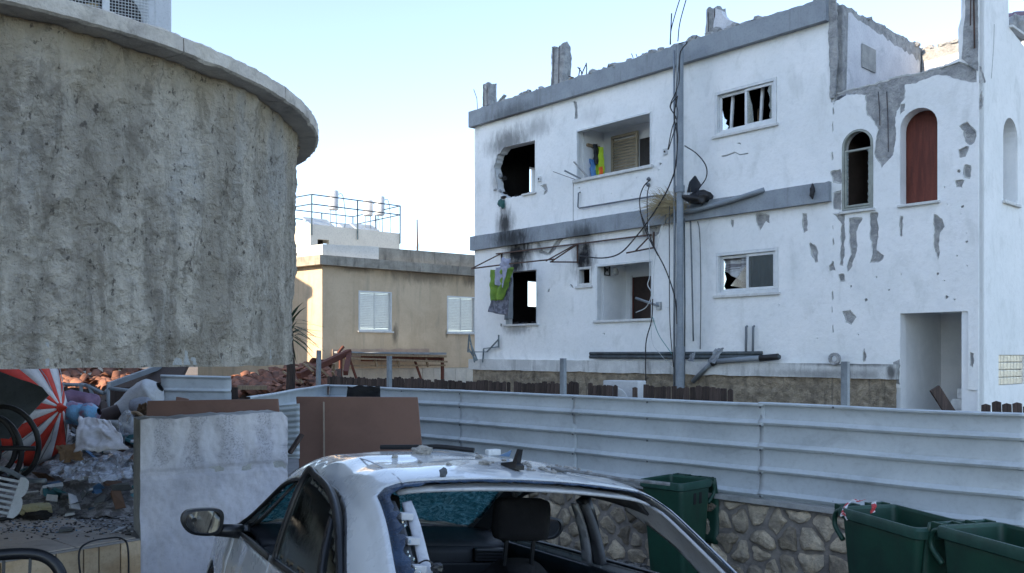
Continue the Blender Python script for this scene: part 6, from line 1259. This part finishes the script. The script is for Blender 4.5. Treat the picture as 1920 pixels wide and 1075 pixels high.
MB().tube([(-.1, -.3, .0), (.14, -.28, .005), (.34, -.26, .0)], .02, 8).build('loose_end', M_black, hs, True)
tag(MB().tube(cr([P(-20, 872, 7.0), P(20, 885, 7.0), P(50, 900, 6.95), P(85, 902, 6.9)], 6), .02, 8).build('grey_hose', M_pvc, None, True), 'pale grey hose end curving below the black coil', 'hose')
# bedding
M_quilt = pmat('quilt', (.30, .22, .32), (.16, .36, .56), 5, .9, .4, 14, .03, lo=.47, hi=.53, stain=(.62, .60, .62), stain_amt=.8, stain_scale=4, stain_stretch=(1, 1, 1))
def roll(name, pts, Y, r, mat, label, cat, seed=0, k=.25, dy=.0, squash=.8):
    c = cr([P(x, y, Y + dy * i) for i, (x, y) in enumerate(pts)], 8); n = len(c); m = MB()
    def f(a, b):
        i = min(n - 1, int(round(a * (n - 1)))); p = c[i]; d = (c[min(n - 1, i + 1)] - c[max(0, i - 1)]).normalized(); s = d.cross(Vector((0, 1, 0))).normalized(); q = d.cross(s); t = b * 2 * math.pi
        e = min(1, .35 + 4 * a) * min(1, .35 + 4 * (1 - a)); rr = r * e * (1 + k * noise.noise(Vector((a * 4, math.cos(t) * 1.4 + seed, math.sin(t) * 1.4))) + .5 * k * (1 - abs(noise.noise(Vector((a * 9, math.cos(t) * 3 + seed, math.sin(t) * 3))))))
        return p + (s * math.cos(t) * squash + q * math.sin(t)) * rr
    m.grid(f, n - 1, 18); return tag(m.build(name, mat, None, True), label, cat)
roll('quilt', [(112, 742), (140, 752), (165, 755), (180, 765)], 8.9, .11, pmat('mauve_quilt', (.24, .16, .24), (.17, .11, .18), 6, .9, .4, 16, .02), 'mauve rolled quilt behind the umbrella tip', 'quilt', 1)
roll('quilt', [(118, 772), (140, 775), (160, 778), (186, 772)], 8.6, .12, M_quilt, 'blue and mauve rolled quilt lying right of the umbrella tip', 'quilt', 4)
crumple('white_panel', [(140, 848), (243, 842), (208, 788), (150, 780)], [7.9, 7.9, 8.3, 8.3], .05, pmat('bent_white_panel', (.72, .70, .70), (.62, .61, .63), 3, .5, .1, 20), 'bent white plastic panel lying in the middle of the rubbish', 'panel', (28, 20), seed=2)
crumple('cardboard', [(118, 866), (160, 862), (148, 832), (108, 836)], [8.0, 8.0, 8.25, 8.25], .06, pmat('cardboard', (.34, .22, .12), (.28, .18, .10), 5, .9, .2, 30), 'torn brown cardboard below the bent white panel', 'cardboard', (16, 12), seed=5)
def plastic():
    m = bpy.data.materials.new('clear_plastic'); m.use_nodes = True; t = m.node_tree; t.nodes.clear(); out = nd(t, 'ShaderNodeOutputMaterial'); tr = nd(t, 'ShaderNodeBsdfTransparent'); p = nd(t, 'ShaderNodeBsdfPrincipled'); p.inputs['Base Color'].default_value = (.62, .66, .72, 1); p.inputs['Roughness'].default_value = .18
    tc = nd(t, 'ShaderNodeTexCoord'); n = noise_n(t, tc.outputs['Object'], 7, 4, .55, None, 1.0); b = nd(t, 'ShaderNodeBump'); b.inputs[0].default_value = .8; b.inputs[1].default_value = .03; t.links.new(n, b.inputs['Height']); t.links.new(b.outputs[0], p.inputs['Normal'])
    mx = nd(t, 'ShaderNodeMixShader'); t.links.new(ramp(t, n, .25, .8), mx.inputs[0]); t.links.new(tr.outputs[0], mx.inputs[1]); t.links.new(p.outputs[0], mx.inputs[2]); t.links.new(mx.outputs[0], out.inputs[0]); return m
M_film = plastic()
crumple('plastic_sheet', [(172, 905), (252, 895), (250, 845), (175, 856)], [7.6, 7.8, 8.3, 8.3], .09, M_film, 'crumpled clear plastic sheet beside the block wall', 'plastic sheet', (44, 34), seed=8)
crumple('plastic_sheet', [(95, 892), (160, 900), (180, 858), (100, 862)], [7.7, 7.6, 8.1, 8.1], .07, M_film, 'crumpled clear plastic sheet below the brown cardboard', 'plastic sheet', (36, 28), seed=11)
roll('mattress_roll', [(220, 788), (250, 765), (275, 742), (300, 726)], 9.6, .19, pmat('dusty_white_cloth', (.52, .54, .56), (.42, .44, .47), 5, .9, .3, 16, .02), 'dusty white mattress roll slanting up to the metal panel', 'mattress', 7, .15)
roll('grey_bundle', [(250, 775), (268, 770), (280, 778)], 9.2, .16, pmat('grey_bundle', (.25, .27, .30), (.18, .19, .22), 6, .9, .4, 16, .02), 'grey cloth bundle leaning on the mattress roll', 'cloth bundle', 9, .2)
def drum(a, b, r, mat, label): 
    o = MB().tube([a, a.lerp(b, .06), a.lerp(b, .94), b], r, 18).build('drum', mat, None, True, 40); return tag(o, label, 'drum')
M_drum = pmat('brown_drum', (.075, .050, .045), (.05, .035, .032), 5, .6, .1)
drum(P(186, 786, 9.2), P(224, 772, 9.3), .085, M_drum, 'dark brown drum lying near the bent white panel'); drum(P(160, 768, 10.3), P(196, 764, 10.3), .085, M_drum, 'dark brown drum lying behind the first drum')
# broken railing
rl = empty('broken_railing'); tag(rl, 'broken pale steel railing at the back of the terrace', 'railing')
for a, b in (((106, 721), (160, 722)), ((160, 722), (195, 738)), ((195, 738), (203, 730)), ((204, 728), (262, 735)), ((152, 718), (152, 780)), ((166, 722), (188, 778)), ((203, 721), (203, 780)), ((106, 716), (106, 760))): MB().tube([P(*a, 10.9), P(*b, 10.9)], .022, 8).build('tube', M_pvc, rl, True)
bf = empty('board_fence'); tag(bf, 'dark upright board fence behind the broken railing', 'fence'); br_ = random.Random(15)
for k in range(34):
    px = 60 + k * 11.5
    if 182 < px < 206: continue
    t_ = P(px, 727 + 4 * noise.noise(Vector((k * .4, 0, 0))) + br_.uniform(-1, 1), 12.6); MB().box(-.045, .045, 0, .02, .5 - t_.z, 0).build('board', M_wooddark, bf, loc=t_)
MB().box(P(55, 700, 12.7).x, P(470, 700, 12.7).x, 12.66, 12.70, .9, 1.0).build('rail', M_wooddark, bf)
tag(MB().bbox(-.35, .35, -.06, .06, -.16, .16, .02, Matrix.Translation(P(200, 760, 10.4))).build('dark_box', M_drum), 'dark box below the railing', 'box') if False else None
crumple('cardboard', [(125, 755), (145, 752), (142, 738), (132, 735)], 10.0, .03, MATS['cardboard'], 'small brown cardboard piece behind the quilt', 'cardboard', (10, 8), seed=3)
crumple('brown_sack', [(255, 782), (278, 780), (275, 755), (262, 760)], 8.9, .05, pmat('brown_sack', (.13, .085, .055), None, 5, .9, .3), 'brown crumpled sack at the end of the brown board', 'sack', (12, 10), seed=13)
tag(MB().tube(cr([P(235, 790, 8.7), P(245, 776, 8.7), P(258, 775, 8.7), P(268, 782, 8.6)], 5), .018, 8).build('bent_wood', M_woodtan, None, True), 'bent pale wooden strip left of the brown sack', 'wood strip')
tag(MB().lathe([(0, 0), (.075, .01), (.08, .1), (.075, .16), (.04, .21), (.03, .24), (0, .24)], 16, Matrix.Translation(P(238, 816, 8.5))).build('plastic_jug', M_film, None, True), 'clear plastic jug beside the block wall corner', 'jug')
tag(MB().rock(P(215, 796, 8.9), (.12, .09, .05), 5, 3, .4).build('concrete_lump', M_conc_l, None, True), 'pale concrete lump behind the bent white panel', 'concrete lump')
# crib rail
cbv = empty('crib_rail', P(14, 930, 6.7)); cbv.rotation_euler = (R(-20), R(16), R(24)); cbv.scale = (.72, .72, .72); tag(cbv, 'white wooden crib end with round bars and scalloped edge', 'crib')
sc = [(0, -.22), (.06, -.22)] + [(.06 + .035 * abs(math.sin(i / 16 * math.pi * 2)) ** .6 + .01, -.2 + .42 * i / 16) for i in range(1, 16)] + [(.05, .22), (0, .22)]
MB().plate(sc, [], -.012, .012).build('scalloped_end', M_boil, cbv, loc=(.06, 0, 0))
for k in range(7): MB().tube([(-.35, 0, -.18 + k * .058), (.07, 0, -.18 + k * .058)], .016, 8).build('bar', M_boil, cbv, True)
# flat pieces on the floor
def flat(name, pts, mat, label, cat, h=.02, z=.0, seed=0):
    c = [P(x, y, yt(y)) for x, y in pts]; m = MB(); p2 = jag([(q.x, q.y) for q in c], .006, .08, seed); m.plate(p2, [], 0, h, fn=lambda x, d, zz: (x, zz, TZ + .006 + z + d + .012 * noise.noise(Vector((x * 6, zz * 6, seed))))); return tag(m.build(name, mat), label, cat)
flat('flat_box', [(28, 942), (72, 930), (80, 915), (40, 905), (20, 915)], pmat('grey_cardboard', (.30, .26, .22), (.24, .20, .17), 4, .9, .2), 'flattened grey-brown cardboard box beside the crib end', 'cardboard', .06)
flat('blue_strip', [(20, 955), (75, 952), (128, 935), (110, 930), (60, 940)], pmat('pale_blue_panel', (.20, .30, .36), (.26, .36, .42), 4, .4, .1), 'pale blue plastic strip lying across the terrace floor', 'panel', .02)
flat('dark_clothes', [(150, 952), (205, 945), (212, 928), (160, 928)], M_cloth1, 'dark clothes heap left of the block wall', 'clothes', .07, seed=4)
flat('blue_tray', [(166, 962), (205, 952), (240, 950), (242, 946), (200, 947)], pmat('blue_grey_tray', (.16, .22, .28), None, 4, .4, .1), 'narrow blue-grey strip near the block wall foot', 'strip', .03)
flat('plaster_piece', [(112, 964), (135, 962), (138, 957), (116, 958)], M_sill, 'larger white plaster piece on the terrace floor', 'plaster', .025, seed=3); flat('plaster_piece', [(122, 970), (140, 968), (140, 964), (126, 965)], M_sill, 'smaller white plaster piece in front of the larger one', 'plaster', .02, seed=5)
flat('slate_piece', [(110, 1000), (135, 998), (136, 994), (115, 995)], M_dksheet, 'dark slate piece near the terrace edge', 'slate', .02, seed=6); flat('paper_piece', [(205, 1003), (232, 993), (236, 990), (222, 992)], M_boil, 'white paper scrap at the foot of the block wall', 'paper', .006, seed=9)
for pts, r, mat, lb, nm in (([(0, 980), (60, 968), (120, 950), (180, 935), (245, 922)], .018, M_black, 'long black hose running across the terrace', 'hose'), ([(0, 965), (40, 957), (80, 952)], .03, M_wooddark, 'dark timber lying below the crib end', 'timber'), ([(90, 960), (150, 945), (200, 932), (245, 918)], .014, M_black, 'thinner black hose behind the long hose', 'hose')):
    c = cr([P(x, y, yt(y)) + Vector((0, 0, r + .006)) for x, y in pts], 6); tag(MB().tube(c, r, 8).build(nm, mat, None, True), lb, nm)
yf = empty('foam_lump', P(66, 972, yt(972)) + Vector((0, 0, .05))); tag(yf, 'yellow foam lump on a dark burnt lump', 'foam'); MB().rock((0, 0, .03), (.13, .08, .055), 3, 3, .35).build('foam', pmat('yellow_foam', (.50, .45, .26), (.40, .36, .22), 9, .95, .5, 30), yf); MB().rock((.05, -.05, -.02), (.13, .05, .045), 9, 3, .35).build('burnt_lump', M_char, yf)
tag(MB().lathe([(0, 0), (.045, 0), (.05, .03), (.05, .15), (.018, .22), (.018, .26), (0, .26)], 16, Matrix.Translation(P(98, 890, yt(890)) + Vector((0, 0, .06))) @ Matrix.Rotation(R(80), 4, 'Y')).build('green_bottle', glass_mat('green_bottle', (.05, .35, .12), .15), None, True), 'green plastic bottle lying among the litter', 'bottle')
# black plastic chair
ch = empty('chair', (-2.28, 3.9, gh(-2.28, 3.9))); ch.rotation_euler = (0, 0, R(25)); tag(ch, 'black plastic armchair cut off by the lower left corner', 'chair')
MB().tube(cr([(-.24, .2, .42), (-.25, .24, .68), (-.17, .27, .80), (0, .28, .825), (.17, .27, .80), (.25, .24, .68), (.24, .2, .42)], 8), .028, 10).build('back_hoop', M_trim, ch, True); MB().bbox(-.24, .24, -.22, .22, .40, .43, .012).build('seat', M_trim, ch)
for x in (-.1, 0, .1): MB().bar((x, .22, .43), (x * 1.1, .275, .80), .035, .012).build('back_slat', M_trim, ch)
for x in (-.22, .22):
    for y in (-.2, .2): MB().tube([(x, y, .41), (x * 1.15, y * 1.15, 0)], .022, 8).build('leg', M_trim, ch)
    MB().tube(cr([(x, .22, .64), (x * 1.15, .0, .65), (x * 1.1, -.2, .62), (x, -.21, .42)], 5), .022, 8).build('arm', M_trim, ch, True)
c = [P(155, 1110, 6.2), P(148, 1040, 6.2), P(165, 1018, 6.28), P(200, 1010, 6.48), P(228, 1010, 6.52), P(240, 1030, 6.50), P(241, 1110, 6.5)]
tag(MB().tube(cr(c, 7), .007, 6).build('cable', M_black, None, True), 'black cable looped over the tiled terrace edge', 'cable')
# litter: too many bits to count
def litter(name, label, n, mats, seed):
    r = random.Random(seed); m = MB()
    for k in range(n):
        py = 1000 - abs(r.gauss(0, 42)) if k % 3 else r.uniform(880, 1015); py = max(876, py); px = r.uniform(-20, 250); p = P(px, py, yt(py)); s = r.uniform(.004, .013) * (1.5 if py < 950 else 1)
        if not pt_in(tpoly, p.x, p.y): continue
        M_ = Matrix.Translation((p.x, p.y, TZ + s * .3)) @ Matrix.Rotation(r.uniform(0, 6), 4, 'Z') @ Matrix.Rotation(r.gauss(0, .3), 4, 'X')
        if k % 2: m.rock((p.x, p.y, TZ + s * .4), (s, s * r.uniform(.6, 1.2), s * .6), k, 1, .5)
        else: m.box(-s * r.uniform(.8, 2.2), s, -s * .6, s * .6, -s * .2, s * .25, M_, s * .15)
    return tag(m.build(name, mats), label, 'litter', kind='stuff')
litter('litter', 'dark charred crumbs scattered over the terrace', 520, pmat('dark_crumbs', (.05, .046, .045), (.11, .10, .095), 30, .95, 0), 1); litter('litter', 'pale plaster crumbs scattered over the terrace', 420, pmat('pale_crumbs', (.55, .55, .56), (.36, .37, .40), 30, .9, 0), 2); litter('litter', 'blue and grey plastic scraps scattered over the terrace', 130, pmat('blue_scraps', (.14, .26, .40), (.4, .44, .5), 12, .5, 0, lo=.48, hi=.52), 3)
# the mound the junk lies on
mo = MB(); mo.grid(lambda a, b: (lambda p: (p.x, p.y, TZ - .02 + (.55 * math.sin(min(1, b * 1.4) * math.pi / 2) * (1 - .55 * max(0, a - .75) / .25)) + .09 * noise.noise(Vector((p.x * 3, p.y * 3, 0))) + .05 * noise.noise(Vector((p.x * 8, p.y * 8, 2)))))(Vector((lerp(-7.6, -3.0, a), lerp(7.5, 10.4, b), 0))), 70, 46)
tag(mo.build('rubbish_mound', pmat('rubbish', (.18, .17, .165), (.45, .44, .44), 9, .9, .8, 14, .05, lo=.45, hi=.6, fine=.3), None, True), 'mound of dark mixed rubbish under the round balcony', 'rubbish', kind='stuff')
jr = random.Random(31); cols = [pmat('scrap_white', (.72, .73, .75), None, 6, .6, .1), pmat('scrap_blue', (.10, .22, .40), None, 6, .6, .1), pmat('scrap_brown', (.16, .09, .055), None, 6, .8, .1), pmat('scrap_grey', (.18, .19, .20), None, 6, .8, .1), M_black, pmat('scrap_teal', (.06, .20, .22), None, 6, .6, .1)]
names = ['white', 'blue', 'brown', 'grey', 'black', 'teal']
for ci, cm in enumerate(cols):
    m = MB()
    for k in range(46):
        a, b = jr.random(), jr.random(); x, y = lerp(-6.6, -3.3, a), lerp(7.6, 9.6, b); z = TZ + .55 * math.sin(min(1, (y - 7.5) / 2.9 * 1.4) * math.pi / 2) * .9; s = jr.uniform(.02, .075)
        m.box(-s * jr.uniform(1, 2.4), s, -s * .8, s * .8, -s * .15, s * .15, Matrix.Translation((x, y, z + .05)) @ Matrix.Rotation(jr.uniform(0, 6.3), 4, 'Z') @ Matrix.Rotation(jr.gauss(0, .6), 4, 'X') @ Matrix.Rotation(jr.gauss(0, .5), 4, 'Y'), s * .25)
    tag(m.build('scraps', cm), '%s scraps strewn over the rubbish mound' % names[ci], 'scraps', kind='stuff')
